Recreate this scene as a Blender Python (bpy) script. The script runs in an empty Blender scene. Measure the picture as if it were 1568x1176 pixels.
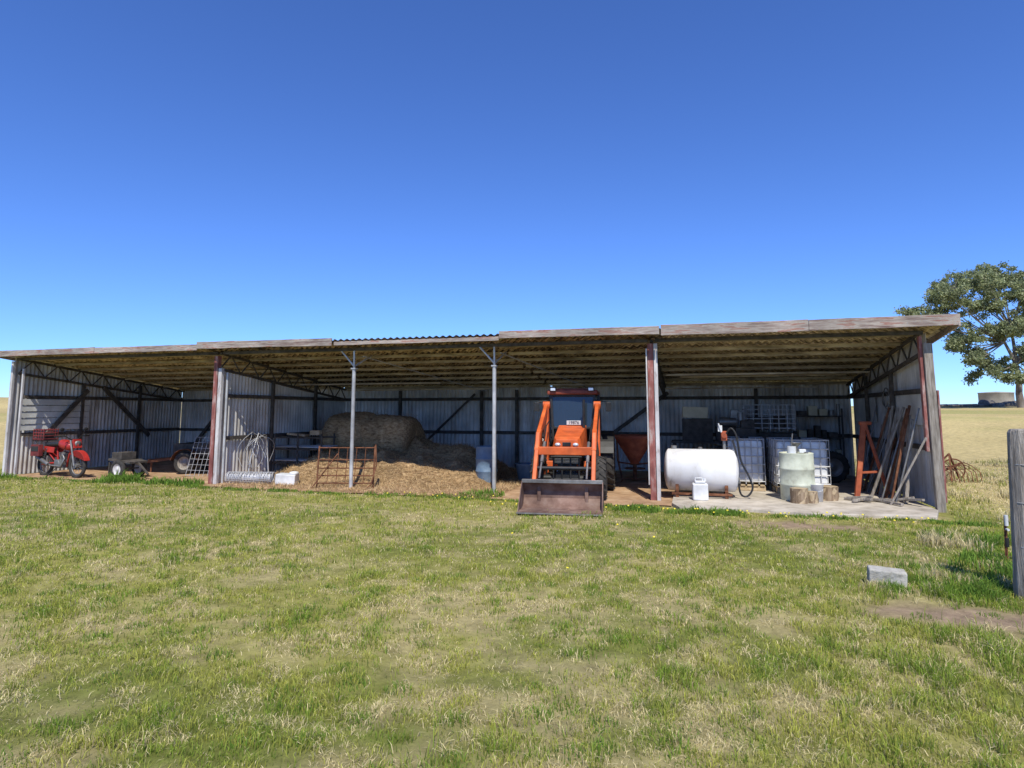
import bpy, math, random
import numpy as np
from mathutils import Vector, Matrix, Euler
try:
    _s=open(__file__).read()
    if len(_s)>50000: open('/tmp/base.py','w').write(_s)
except Exception: pass
random.seed(7); rng=np.random.default_rng(7)
S=bpy.context.scene
COL=S.collection
# ---------------------------------------------------------------- materials
def newmat(name):
    m=bpy.data.materials.new(name); m.use_nodes=True
    nt=m.node_tree; b=nt.nodes['Principled BSDF']; return m,nt,b
def ramp(nt,stops):
    r=nt.nodes.new('ShaderNodeValToRGB'); e=r.color_ramp.elements
    while len(e)<len(stops): e.new(0.5)
    for i,(p,c) in enumerate(stops):
        e[i].position=p; e[i].color=(c[0],c[1],c[2],1)
    return r
def coords(nt,stretch):
    tc=nt.nodes.new('ShaderNodeTexCoord'); mp=nt.nodes.new('ShaderNodeMapping')
    mp.inputs['Scale'].default_value=stretch
    nt.links.new(tc.outputs['Object'],mp.inputs['Vector']); return mp.outputs['Vector']
def M(name,stops,scale=5,detail=6,rough=.7,metal=0,bump=.2,bscale=40,stretch=(1,1,1),dirt=.35,dscale=1.3,bstretch=None,spec=.4,coat=0):
    m,nt,b=newmat(name); L=nt.links
    v=coords(nt,stretch)
    n=nt.nodes.new('ShaderNodeTexNoise'); n.inputs['Scale'].default_value=scale; n.inputs['Detail'].default_value=detail; n.inputs['Roughness'].default_value=.62
    L.new(v,n.inputs['Vector'])
    r=ramp(nt,stops); L.new(n.outputs['Fac'],r.inputs['Fac'])
    v2=coords(nt,(1,1,1))
    n2=nt.nodes.new('ShaderNodeTexNoise'); n2.inputs['Scale'].default_value=dscale; n2.inputs['Detail'].default_value=4
    L.new(v2,n2.inputs['Vector'])
    mr=nt.nodes.new('ShaderNodeMapRange'); mr.inputs['From Min'].default_value=.3; mr.inputs['From Max'].default_value=.7
    mr.inputs['To Min'].default_value=1-dirt; mr.inputs['To Max'].default_value=1.08
    L.new(n2.outputs['Fac'],mr.inputs['Value'])
    mx=nt.nodes.new('ShaderNodeVectorMath'); mx.operation='SCALE'
    L.new(r.outputs['Color'],mx.inputs[0]); L.new(mr.outputs['Result'],mx.inputs['Scale'])
    L.new(mx.outputs['Vector'],b.inputs['Base Color'])
    b.inputs['Roughness'].default_value=rough; b.inputs['Metallic'].default_value=metal
    b.inputs['Specular IOR Level'].default_value=spec; b.inputs['Coat Weight'].default_value=coat
    if bump:
        v3=coords(nt,bstretch or stretch)
        n3=nt.nodes.new('ShaderNodeTexNoise'); n3.inputs['Scale'].default_value=bscale; n3.inputs['Detail'].default_value=5
        L.new(v3,n3.inputs['Vector'])
        bp=nt.nodes.new('ShaderNodeBump'); bp.inputs['Strength'].default_value=bump; bp.inputs['Distance'].default_value=.02
        L.new(n3.outputs['Fac'],bp.inputs['Height']); L.new(bp.outputs['Normal'],b.inputs['Normal'])
    return m
g=lambda v:(v,v,v)
m_galv_in=M('weathered_sheet',[(.27,(.30,.21,.15)),(.36,(.46,.41,.35)),(.46,(.61,.59,.56)),(.75,(.79,.77,.73))],scale=1.9,rough=.6,metal=.0,bump=.05,stretch=(2.5,2.5,.35),dirt=.45)
m_rooftop=M('roof_sheet',[(.3,(.42,.40,.38)),(.6,(.58,.58,.58))],scale=1.5,rough=.5,metal=.2,bump=.05)
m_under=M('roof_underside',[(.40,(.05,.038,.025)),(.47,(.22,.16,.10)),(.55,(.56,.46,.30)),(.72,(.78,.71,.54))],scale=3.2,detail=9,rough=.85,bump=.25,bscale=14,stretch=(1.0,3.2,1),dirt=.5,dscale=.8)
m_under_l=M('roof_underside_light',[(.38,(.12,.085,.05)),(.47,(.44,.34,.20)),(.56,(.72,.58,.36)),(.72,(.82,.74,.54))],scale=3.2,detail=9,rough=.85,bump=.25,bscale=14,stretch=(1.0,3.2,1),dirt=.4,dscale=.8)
m_fascia=M('weathered_fascia',[(.3,(.17,.10,.085)),(.45,(.35,.28,.24)),(.54,(.48,.43,.37)),(.60,(.34,.16,.12)),(.8,(.57,.53,.47))],scale=3.4,detail=10,rough=.85,bump=.4,bscale=25,stretch=(.6,4,6),dirt=.4)
m_timber=M('grey_timber',[(.3,(.15,.125,.10)),(.5,(.34,.30,.25)),(.75,(.52,.475,.41))],scale=9,detail=8,rough=.9,bump=.6,bscale=30,stretch=(4,4,.35),dirt=.3)
m_purlin=M('purlin_timber',[(.3,(.18,.14,.10)),(.55,(.46,.39,.28)),(.8,(.62,.54,.42))],scale=6,rough=.9,bump=.2,stretch=(.5,3,3),dirt=.4)
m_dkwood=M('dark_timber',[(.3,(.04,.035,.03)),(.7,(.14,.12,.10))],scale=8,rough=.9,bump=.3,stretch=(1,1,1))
m_redsteel=M('red_oxide_steel',[(.30,(.20,.06,.05)),(.5,(.33,.12,.10)),(.60,(.42,.26,.23)),(.72,(.52,.47,.43))],scale=5,detail=8,rough=.7,bump=.15,stretch=(2,2,.6),dirt=.3)
m_whitepost=M('flaked_white_paint',[(.3,(.30,.24,.22)),(.45,(.6,.57,.55)),(.75,(.74,.72,.69))],scale=6,rough=.7,bump=.1,stretch=(2,2,.5))
m_pipe=M('galvanised_pipe',[(.3,(.42,.42,.42)),(.7,(.65,.65,.64))],scale=6,rough=.45,metal=.3,bump=.05)
m_dirt=M('dirt_floor',[(.3,(.28,.17,.09)),(.5,(.45,.29,.17)),(.7,(.58,.42,.27))],scale=3,detail=10,rough=.95,bump=.8,bscale=9,dirt=.3,spec=.1)
m_conc=M('concrete',[(.3,(.36,.31,.24)),(.5,(.53,.47,.38)),(.7,(.63,.57,.48))],scale=4,detail=9,rough=.9,bump=.3,bscale=20,dirt=.3,spec=.2)
m_block=M('mossy_concrete',[(.3,(.30,.28,.22)),(.45,(.46,.44,.38)),(.7,(.57,.55,.50))],scale=10,detail=9,rough=.95,bump=.6,bscale=30,dirt=.3,dscale=6,spec=.1)
m_orange=M('orange_tractor_paint',[(.3,(.60,.10,.02)),(.6,(.74,.15,.035)),(.8,(.70,.19,.07))],scale=5,detail=9,rough=.5,bump=.03,dirt=.35,dscale=4)
m_orange_d=M('faded_orange_paint',[(.3,(.26,.06,.03)),(.5,(.46,.11,.045)),(.7,(.60,.18,.08))],scale=5,detail=8,rough=.7,bump=.15,dirt=.35)
m_roofred=M('cab_roof_paint',[(.3,(.16,.035,.02)),(.6,(.32,.075,.04))],scale=5,rough=.55,bump=.05)
m_red=M('red_plastic',[(.3,(.36,.025,.02)),(.7,(.55,.045,.035))],scale=4,rough=.4,bump=.02,dirt=.35,dscale=5)
m_crate=M('faded_crate_plastic',[(.3,(.10,.02,.02)),(.7,(.30,.05,.045))],scale=6,rough=.6,bump=.05)
m_blk=M('black_metal',[(.3,g(.012)),(.7,g(.035))],scale=8,rough=.5,bump=.05)
m_rub=M('tyre_rubber',[(.3,(.02,.019,.018)),(.7,(.075,.068,.06))],scale=9,rough=.85,bump=.2)
m_seat=M('black_vinyl',[(.3,g(.02)),(.7,g(.04))],scale=8,rough=.45,bump=.1)
m_steel=M('worn_steel',[(.3,(.18,.17,.16)),(.7,(.38,.37,.35))],scale=7,rough=.45,metal=.5,bump=.1)
m_bucket=M('bucket_steel',[(.3,(.13,.07,.05)),(.5,(.24,.145,.11)),(.7,(.34,.24,.19))],scale=4,detail=9,rough=.8,metal=.0,bump=.2,dirt=.4)
m_rust=M('rusty_steel',[(.3,(.08,.03,.015)),(.5,(.19,.075,.035)),(.75,(.30,.14,.075))],scale=9,detail=8,rough=.9,bump=.3)
m_white=M('white_tank_paint',[(.28,(.42,.36,.28)),(.38,(.70,.68,.64)),(.46,(.78,.77,.75)),(.7,(.82,.82,.81))],scale=2.5,detail=10,rough=.5,bump=.06,dirt=.2,stretch=(2,2,.8))
m_plast=M('white_plastic',[(.3,(.66,.67,.66)),(.7,(.80,.81,.80))],scale=3,rough=.45,bump=.05,dirt=.25,dscale=3)
m_drum=M('pale_green_drum_paint',[(.3,(.42,.40,.30)),(.42,(.60,.63,.49)),(.7,(.68,.71,.57))],scale=3,detail=8,rough=.6,bump=.08,dirt=.35,dscale=3)
m_blue=M('blue_grey_plastic',[(.3,(.10,.17,.26)),(.7,(.24,.33,.42))],scale=4,rough=.5,bump=.05)
m_cream=M('cream_sheet',[(.3,(.52,.45,.28)),(.7,(.68,.60,.42))],scale=4,rough=.7,bump=.05)
m_log=M('log_bark',[(.3,(.14,.09,.05)),(.6,(.34,.25,.16)),(.8,(.45,.36,.25))],scale=9,rough=.95,bump=.6,stretch=(2,2,.5))
m_sawn=M('sawn_wood',[(.3,(.38,.28,.16)),(.7,(.58,.46,.30))],scale=12,rough=.9,bump=.3)
m_hay=M('weathered_hay',[(.3,(.14,.085,.04)),(.44,(.34,.22,.115)),(.58,(.50,.345,.185)),(.78,(.62,.47,.27))],scale=9,detail=12,rough=1,bump=1.0,bscale=22,stretch=(1,2,2.2),dirt=.4,spec=.05)
m_hay2=M('loose_straw',[(.3,(.24,.15,.075)),(.5,(.46,.32,.17)),(.75,(.62,.47,.27))],scale=7,detail=12,rough=1,bump=1.0,bscale=25,dirt=.3,spec=.05)
m_wire=M('galvanised_wire',[(.3,g(.52)),(.7,g(.72))],scale=7,rough=.5,metal=.3,bump=0)
m_yel=M('yellow_petals',[(.3,(.75,.60,.03)),(.7,(.85,.72,.08))],scale=7,rough=.7,bump=0,dirt=0)
m_bark=M('gum_bark',[(.3,(.10,.075,.055)),(.5,(.22,.19,.16)),(.75,(.38,.35,.31))],scale=1.2,rough=.9,bump=.3,bscale=5,stretch=(2,2,.5))
m_tankc=M('aged_concrete',[(.3,(.30,.28,.24)),(.7,(.46,.43,.37))],scale=.8,rough=.9,bump=.1,dscale=.3)
m_rock=M('grey_stone',[(.3,(.10,.09,.08)),(.7,(.22,.20,.18))],scale=1,rough=.9,bump=.3)
m_slat=M('cream_weatherboard',[(.3,(.60,.60,.56)),(.7,(.76,.76,.72))],scale=4,rough=.6,bump=.05)
def glassmat():
    m,nt,b=newmat('tinted_glass')
    b.inputs['Base Color'].default_value=(.05,.08,.11,1); b.inputs['Roughness'].default_value=.04
    b.inputs['Transmission Weight'].default_value=.55; b.inputs['IOR'].default_value=1.45; b.inputs['Specular IOR Level'].default_value=.8
    return m
m_glass=glassmat()
def lampmat():
    m,nt,b=newmat('lamp_lens'); b.inputs['Base Color'].default_value=(.7,.72,.74,1); b.inputs['Roughness'].default_value=.15; b.inputs['Metallic'].default_value=.3; return m
m_lamp=lampmat()
def attrmat(name,trans=.35,rough=.8):
    m,nt,b=newmat(name); L=nt.links
    a=nt.nodes.new('ShaderNodeAttribute'); a.attribute_name='Col'
    L.new(a.outputs['Color'],b.inputs['Base Color']); b.inputs['Roughness'].default_value=rough; b.inputs['Specular IOR Level'].default_value=.15
    t=nt.nodes.new('ShaderNodeBsdfTranslucent'); L.new(a.outputs['Color'],t.inputs['Color'])
    mx=nt.nodes.new('ShaderNodeMixShader'); mx.inputs[0].default_value=trans
    L.new(b.outputs[0],mx.inputs[1]); L.new(t.outputs[0],mx.inputs[2]); L.new(mx.outputs[0],nt.nodes['Material Output'].inputs['Surface'])
    return m
m_blade=attrmat('grass_blades'); m_leaf=attrmat('gum_leaves',.3,.6); m_straw=attrmat('straw_strands',.15,.9)

# ---------------------------------------------------------------- geometry helpers
def basis(ax):
    ax=Vector(ax).normalized(); u=ax.orthogonal().normalized()
    if abs(ax.z)<.9: u=(Vector((0,0,1))-ax*ax.z).normalized()
    else: u=Vector((1,0,0)); u=(u-ax*u.dot(ax)).normalized()
    return ax,u,ax.cross(u).normalized()
class Part:
    def __init__(s,owner,name,mat,bevel=0): s.o=owner; s.n=name; s.m=mat; s.v=[]; s.f=[]; s.sm=[]; s.b=bevel
    def add(s,vs,fs,smooth=False):
        k=len(s.v); s.v+= [tuple(v) for v in vs]
        for f in fs: s.f.append([k+i for i in f]); s.sm.append(smooth)
        return s
    def box(s,c,sz,rot=(0,0,0)):
        R=Euler(rot).to_matrix(); c=Vector(c); vs=[]
        for x in (-.5,.5):
            for y in (-.5,.5):
                for z in (-.5,.5): vs.append(c+R@Vector((x*sz[0],y*sz[1],z*sz[2])))
        return s.add(vs,[(0,1,3,2),(4,6,7,5),(0,4,5,1),(2,3,7,6),(0,2,6,4),(1,5,7,3)])
    def beam(s,a,b,w,h,up=(0,0,1)):
        a=Vector(a); b=Vector(b); d=(b-a).normalized(); up=Vector(up)
        if abs(d.dot(up))>.95: up=Vector((0,1,0))
        x=d.cross(up).normalized(); z=x.cross(d).normalized(); vs=[]
        for p in (a,b):
            for i,j in ((-1,-1),(1,-1),(1,1),(-1,1)): vs.append(p+x*(w/2*i)+z*(h/2*j))
        return s.add(vs,[(0,1,2,3),(7,6,5,4),(0,4,5,1),(1,5,6,2),(2,6,7,3),(3,7,4,0)])
    def lathe(s,o,ax,prof,seg=24,smooth=True,jit=0):
        ax,u,w=basis(ax); o=Vector(o); vs=[];fs=[]
        for a,r in prof:
            for i in range(seg):
                t=2*math.pi*i/seg; rr=r+(random.uniform(-jit,jit) if jit else 0)
                vs.append(o+ax*a+u*(rr*math.cos(t))+w*(rr*math.sin(t)))
        for k in range(len(prof)-1):
            for i in range(seg):
                j=(i+1)%seg; fs.append((k*seg+i,k*seg+j,(k+1)*seg+j,(k+1)*seg+i))
        s.add(vs,fs,smooth)
        return s
    def cyl(s,a,b,r1,r2=None,seg=12,cap=True):
        a=Vector(a);b=Vector(b); r2=r1 if r2 is None else r2
        ax,u,w=basis(b-a); vs=[]
        for p,r in ((a,r1),(b,r2)):
            for i in range(seg):
                t=2*math.pi*i/seg; vs.append(p+u*(r*math.cos(t))+w*(r*math.sin(t)))
        s.add(vs,[(i,(i+1)%seg,seg+(i+1)%seg,seg+i) for i in range(seg)],True)
        if cap:
            s.add([v for v in vs],[tuple(range(seg))[::-1],tuple(range(seg,2*seg))])
        return s
    def tube(s,pts,r,seg=8):
        pts=[Vector(p) for p in pts]; n=len(pts); vs=[];fs=[]
        rr=r if isinstance(r,(list,tuple)) else [r]*n
        u=None
        for k,p in enumerate(pts):
            d=(pts[min(k+1,n-1)]-pts[max(k-1,0)]).normalized()
            if u is None: _,u,_=basis(d)
            u=(u-d*u.dot(d)).normalized(); w=d.cross(u)
            for i in range(seg):
                t=2*math.pi*i/seg; vs.append(p+u*(rr[k]*math.cos(t))+w*(rr[k]*math.sin(t)))
        for k in range(n-1):
            for i in range(seg):
                j=(i+1)%seg; fs.append((k*seg+i,k*seg+j,(k+1)*seg+j,(k+1)*seg+i))
        s.add(vs,fs,True); s.add([vs[i] for i in range(seg)]+[vs[(n-1)*seg+i] for i in range(seg)],[tuple(range(seg))[::-1],tuple(range(seg,2*seg))]); return s
    def torus(s,c,ax,R,r,seg=32,rs=10,sq=1.0):
        ax,u,w=basis(ax); c=Vector(c); vs=[];fs=[]
        for i in range(seg):
            t=2*math.pi*i/seg; d=u*math.cos(t)+w*math.sin(t)
            for j in range(rs):
                q=2*math.pi*j/rs; vs.append(c+d*(R+r*math.cos(q))+ax*(r*sq*math.sin(q)))
        for i in range(seg):
            for j in range(rs):
                fs.append((i*rs+j,((i+1)%seg)*rs+j,((i+1)%seg)*rs+(j+1)%rs,i*rs+(j+1)%rs))
        return s.add(vs,fs,True)
    def ell(s,c,rad,rot=(0,0,0),seg=16,rings=10,pw=1.0):
        R=Euler(rot).to_matrix(); c=Vector(c); vs=[];fs=[]
        sg=lambda x:math.copysign(abs(x)**pw,x)
        for k in range(rings+1):
            p=math.pi*k/rings
            for i in range(seg):
                t=2*math.pi*i/seg
                vs.append(c+R@Vector((rad[0]*sg(math.sin(p))*sg(math.cos(t)),rad[1]*sg(math.sin(p))*sg(math.sin(t)),rad[2]*sg(math.cos(p)))))
        for k in range(rings):
            for i in range(seg):
                j=(i+1)%seg; fs.append((k*seg+i,(k+1)*seg+i,(k+1)*seg+j,k*seg+j))
        return s.add(vs,fs,True)
    def prism(s,pts,ext):
        ext=Vector(ext); pts=[Vector(p) for p in pts]; n=len(pts)
        vs=pts+[p+ext for p in pts]
        return s.add(vs,[tuple(range(n))[::-1],tuple(range(n,2*n))]+[(i,(i+1)%n,n+(i+1)%n,n+i) for i in range(n)])
    def sheet(s,prof,ext,th):
        """thin curved plate from profile polyline swept along ext"""
        ext=Vector(ext); prof=[Vector(p) for p in prof]; n=len(prof); off=[]
        e=ext.normalized()
        for i in range(n):
            d=(prof[min(i+1,n-1)]-prof[max(i-1,0)]).normalized(); off.append(prof[i]+d.cross(e)*th)
        return s.prism(prof+off[::-1],ext)
    def corr(s,o,ud,L,up1,nrm,pitch=.1,amp=.012,topf=None):
        """corrugated sheet: waves along ud, rising along up1"""
        o=Vector(o);ud=Vector(ud).normalized();nrm=Vector(nrm).normalized();up1=Vector(up1)
        n=max(2,int(L/pitch*8)); vs=[];fs=[]
        for i in range(n+1):
            x=L*i/n; a=amp*math.sin(2*math.pi*x/pitch)
            p=o+ud*x+nrm*a; h=up1 if topf is None else up1*topf(x/L)
            vs+= [p,p+h*.5,p+h]
        for i in range(n):
            for k in (0,1): fs.append((3*i+k,3*i+3+k,3*i+4+k,3*i+1+k))
        return s.add(vs,fs,True)
    def done(s):
        me=bpy.data.meshes.new(s.n); me.from_pydata(s.v,[],s.f); me.materials.append(s.m)
        me.polygons.foreach_set('use_smooth',s.sm); me.update()
        ob=bpy.data.objects.new(s.n,me); COL.objects.link(ob); ob.parent=s.o.e
        if s.b:
            bm=ob.modifiers.new('bevel','BEVEL'); bm.width=s.b; bm.segments=2; bm.limit_method='ANGLE'; bm.angle_limit=math.radians(50)
        return ob
class Obj:
    def __init__(s,name,loc=(0,0,0),rz=0,sc=1):
        s.e=bpy.data.objects.new(name,None); s.e.location=loc; s.e.rotation_euler=(0,0,math.radians(rz)); s.e.scale=(sc,sc,sc); COL.objects.link(s.e); s.parts=[]
        s.e.empty_display_size=.2
    def p(s,name,mat,bevel=0):
        q=Part(s,name,mat,bevel); s.parts.append(q); return q
    def done(s):
        for q in s.parts:
            if q.v: q.done()
def npmesh(name,V,F4,F3,mat,colv=None,parent=None,smooth=False):
    me=bpy.data.meshes.new(name); n4=0 if F4 is None else len(F4); n3=0 if F3 is None else len(F3)
    me.vertices.add(len(V)); me.vertices.foreach_set('co',V.astype(np.float32).ravel())
    li=[]; 
    if n4: li.append(F4.ravel())
    if n3: li.append(F3.ravel())
    li=np.concatenate(li).astype(np.int32); me.loops.add(len(li)); me.loops.foreach_set('vertex_index',li)
    st=np.concatenate([np.arange(n4)*4, n4*4+np.arange(n3)*3]).astype(np.int32)
    me.polygons.add(n4+n3); me.polygons.foreach_set('loop_start',st)
    me.polygons.foreach_set('use_smooth',np.full(n4+n3,smooth))
    me.update(calc_edges=True); me.materials.append(mat)
    if colv is not None:
        a=me.color_attributes.new('Col','FLOAT_COLOR','POINT'); c=np.ones((len(V),4),np.float32); c[:,:3]=colv; a.data.foreach_set('color',c.ravel())
    ob=bpy.data.objects.new(name,me); COL.objects.link(ob)
    if parent: ob.parent=parent
    return ob
_lat=rng.random((256,256))
def vnoise(x,y,sc):
    x=np.asarray(x)/sc+1000.3; y=np.asarray(y)/sc+1000.7
    xi=np.floor(x).astype(int); yi=np.floor(y).astype(int); fx=x-xi; fy=y-yi
    fx=fx*fx*(3-2*fx); fy=fy*fy*(3-2*fy)
    L=lambda a,b:_lat[a%256,b%256]
    return (L(xi,yi)*(1-fx)+L(xi+1,yi)*fx)*(1-fy)+(L(xi,yi+1)*(1-fx)+L(xi+1,yi+1)*fx)*fy
def fbm(x,y,sc): return (vnoise(x,y,sc)+.5*vnoise(x+31,y-17,sc/2.1)+.25*vnoise(x-9,y+57,sc/4.3))/1.75
def sstep(a,b,x):
    t=np.clip((x-a)/(b-a),0,1); return t*t*(3-2*t)

# ---------------------------------------------------------------- camera, world, light
CX,CY,CZ=0,-12.7,1.7
cam=bpy.data.cameras.new('camera'); co=bpy.data.objects.new('camera',cam); COL.objects.link(co)
co.location=(CX,CY,CZ); co.rotation_euler=(math.radians(96.6),0,math.radians(15.9))
cam.sensor_width=36; cam.lens=22.4; cam.shift_y=-.046; cam.clip_end=5000; cam.clip_start=.05
S.camera=co
S.view_settings.view_transform='Standard'; S.view_settings.look='None'; S.view_settings.exposure=0
sd=Vector((.24,-.70,1.0)).normalized(); el=math.asin(sd.z); az=math.atan2(sd.x,sd.y)
w=bpy.data.worlds.new('World'); S.world=w; w.use_nodes=True; nt=w.node_tree
sk=nt.nodes.new('ShaderNodeTexSky'); sk.sky_type='NISHITA'; sk.sun_disc=False; sk.sun_elevation=el; sk.sun_rotation=az
sk.altitude=1800; sk.air_density=1.0; sk.dust_density=0; sk.ozone_density=2.5
tn=nt.nodes.new('ShaderNodeVectorMath'); tn.operation='MULTIPLY'; tn.inputs[1].default_value=(.66,.97,1.62)
nt.links.new(sk.outputs[0],tn.inputs[0]); nt.links.new(tn.outputs[0],nt.nodes['Background'].inputs[0]); nt.nodes['Background'].inputs[1].default_value=.125
sl=bpy.data.lights.new('sun','SUN'); sl.energy=5.0; sl.angle=math.radians(.5); sl.color=(1,.95,.84)
so=bpy.data.objects.new('sun',sl); COL.objects.link(so); so.rotation_euler=sd.to_track_quat('Z','Y').to_euler(); so.location=(10,-20,30)

# ---------------------------------------------------------------- terrain
def hfun(x,y):
    dx=x-CX; dy=y-CY; r=np.hypot(dx,dy)
    h=1.35*sstep(24,60,r)+1.2*sstep(50,120,r)
    ang=np.arctan2(dx,dy)  # negative = left
    h=h+1.0*sstep(-.5,-.9,ang)*sstep(40,120,r)
    h=h+.5*sstep(120,600,r)+(.5*(fbm(x,y,40)-.5))*sstep(30,90,r)
    und=(fbm(x,y,2.4)-.5)*.07+(vnoise(x,y,.5)-.5)*.02
    out=1-sstep(-2.0,-1.1,y)*(1-sstep(4.3,5.3,x))*(1-sstep(6.5,8,y))*sstep(-19,-18,x)
    return h+und*out*(r<60)
n=420; k=np.linspace(-1,1,n); a=np.sinh(k*6.2)/np.sinh(6.2)*1500
gx=a+0; gy=a-6.0
X,Y=np.meshgrid(gx,gy); Z=hfun(X,Y)
inside=(X>-18.2)&(X<4.35)&(Y>-.9)&(Y<6.2)
Z=np.where(inside,np.minimum(Z,0)-.01,Z)
V=np.stack([X.ravel(),Y.ravel(),Z.ravel()],1)
i=np.arange(n*n).reshape(n,n); F=np.stack([i[:-1,:-1].ravel(),i[:-1,1:].ravel(),i[1:,1:].ravel(),i[1:,:-1].ravel()],1)
SOIL=[(2.15,-6.35,.75,.35),(2.6,-7.6,.5,.35),(3.0,-9.0,.5,.3),(1.4,-2.2,.9,.35)]
def drynoise(x,y): return .55*fbm(x+50,y+9,.30)+.45*fbm(x-20,y+3,1.1)
def groundcol(x,y):
    n1=fbm(x,y,1.7); n2=drynoise(x,y)
    green=np.array([.17,.19,.045]); yg=np.array([.30,.28,.085]); straw=np.array([.43,.35,.18]); soil=np.array([.34,.25,.165])
    t=sstep(.3,.62,n1)[...,None]; c=green*(1-t)+yg*t
    s=(sstep(.46,.62,n2)*.7)[...,None]; c=c*(1-s)+straw*s
    r=np.hypot(x,y+12.7)
    pad=np.maximum(sstep(4.2,6.0,x)*sstep(-3.5,-.5,y),sstep(19,30,r))[...,None]*.93
    pc=np.array([.54,.43,.20])*(.75+.5*fbm(x,y,6)[...,None]); pg_=np.array([.33,.34,.11]); gm=sstep(.5,.75,fbm(x,y,9))[...,None]*.6; pc=pc*(1-gm)+pg_*gm
    c=c*(1-pad)+pc*pad
    for sx,sy,rx,ry in SOIL:
        d=np.hypot((x-sx)/rx,(y-sy)/ry)+(fbm(x,y,.3)-.5)*1.2
        q=(1-sstep(.6,1.2,d))[...,None]; c=c*(1-q)+soil*q
    return c
gc=groundcol(X.ravel(),Y.ravel())
mg,nt,b=newmat('ground_turf'); L=nt.links
at=nt.nodes.new('ShaderNodeAttribute'); at.attribute_name='Col'
v=coords(nt,(1,1,1)); nn=nt.nodes.new('ShaderNodeTexNoise'); nn.inputs['Scale'].default_value=5; nn.inputs['Detail'].default_value=12; nn.inputs['Roughness'].default_value=.75; L.new(v,nn.inputs['Vector'])
mr=nt.nodes.new('ShaderNodeMapRange'); mr.inputs['From Min'].default_value=.3; mr.inputs['From Max'].default_value=.7; mr.inputs['To Min'].default_value=.5; mr.inputs['To Max'].default_value=1.3; L.new(nn.outputs['Fac'],mr.inputs['Value'])
sc=nt.nodes.new('ShaderNodeVectorMath'); sc.operation='SCALE'; L.new(at.outputs['Color'],sc.inputs[0]); L.new(mr.outputs['Result'],sc.inputs['Scale']); L.new(sc.outputs['Vector'],b.inputs['Base Color'])
b.inputs['Roughness'].default_value=1; b.inputs['Specular IOR Level'].default_value=.05
bp=nt.nodes.new('ShaderNodeBump'); bp.inputs['Strength'].default_value=.7; bp.inputs['Distance'].default_value=.05; L.new(nn.outputs['Fac'],bp.inputs['Height']); L.new(bp.outputs['Normal'],b.inputs['Normal'])
npmesh('ground',V,F,None,mg,gc,smooth=True)

# dirt floor
def dirtfront(x): return -.45-.5*fbm(x,x*0+3,1.1)+.45*sstep(-9,-13,x)-.35*np.exp(-((x+2.3)/1.3)**2)
nx,ny=140,60; u=np.linspace(0,1,nx); t=np.linspace(0,1,ny)
xs=-17.3+u*(16.85); UX,TT=np.meshgrid(xs,t); YF=dirtfront(UX); YY=YF+(5.75-YF)*TT
ZZ=.012+.05*(fbm(UX,YY,.6)-.4)*sstep(0,.06,TT)
V=np.stack([UX.ravel(),YY.ravel(),ZZ.ravel()],1); i=np.arange(nx*ny).reshape(ny,nx); F=np.stack([i[:-1,:-1].ravel(),i[:-1,1:].ravel(),i[1:,1:].ravel(),i[1:,:-1].ravel()],1)
npmesh('dirt_floor',V,F,None,m_dirt,smooth=True)
slab=Obj('concrete_slab'); q=slab.p('slab',m_conc,.01)
pts=[(-.45,5.75,-.1),(3.85,5.75,-.1),(3.85,-.3,-.1)]+[(x,-1.15+.1*math.sin(x*2.3)+.08*random.random(),-.1) for x in np.linspace(3.6,-.3,14)]+[(-.45,-.6,-.1)]
q.prism(pts[::-1],(0,0,.155)); slab.done()

# ---------------------------------------------------------------- shed
XL,XR=-17.35,3.93; YB=5.8
rz=lambda y:3.20-.12*(y+.3)
sh=Obj('farm_shed')
wl=sh.p('back_wall',m_galv_in)
wl.corr((XL,YB,0.02),(1,0,0),XR-XL,(0,0,rz(YB)-.075),(0,1,0),pitch=.12,amp=.018)
def sidewall(part,x,y0,y1,drop,z0=.02):
    L=y1-y0; h=rz(y0)-drop-z0
    part.corr((x,y0,z0),(0,1,0),L,(0,0,h),(1,0,0),pitch=.12,amp=.016,topf=lambda f:(rz(y0+f*L)-drop-z0)/h)
sw=sh.p('left_end_wall',m_galv_in); sidewall(sw,XL,-.05,YB,.06)
sw2=sh.p('right_end_wall',m_galv_in); sidewall(sw2,XR+.06,.15,YB,.06)
sw3=sh.p('partition_wall',m_galv_in); sidewall(sw3,-10.85,.12,YB-.05,.50)
# roofs
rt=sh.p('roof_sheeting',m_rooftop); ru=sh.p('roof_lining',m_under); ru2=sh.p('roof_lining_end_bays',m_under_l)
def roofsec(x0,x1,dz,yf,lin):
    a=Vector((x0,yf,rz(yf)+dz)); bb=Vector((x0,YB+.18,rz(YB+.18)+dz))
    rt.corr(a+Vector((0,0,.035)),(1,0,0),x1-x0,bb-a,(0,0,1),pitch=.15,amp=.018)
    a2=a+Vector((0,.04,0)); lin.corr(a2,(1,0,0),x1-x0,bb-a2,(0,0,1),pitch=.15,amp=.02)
roofsec(-17.75,-11.2,.0,-.34,ru2); roofsec(-11.2,-7.6,.01,-.34,ru); roofsec(-7.6,-3.8,.0,-.38,ru); roofsec(-3.8,-.57,.01,-.34,ru); roofsec(-.57,4.31,.01,-.36,ru2)
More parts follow.
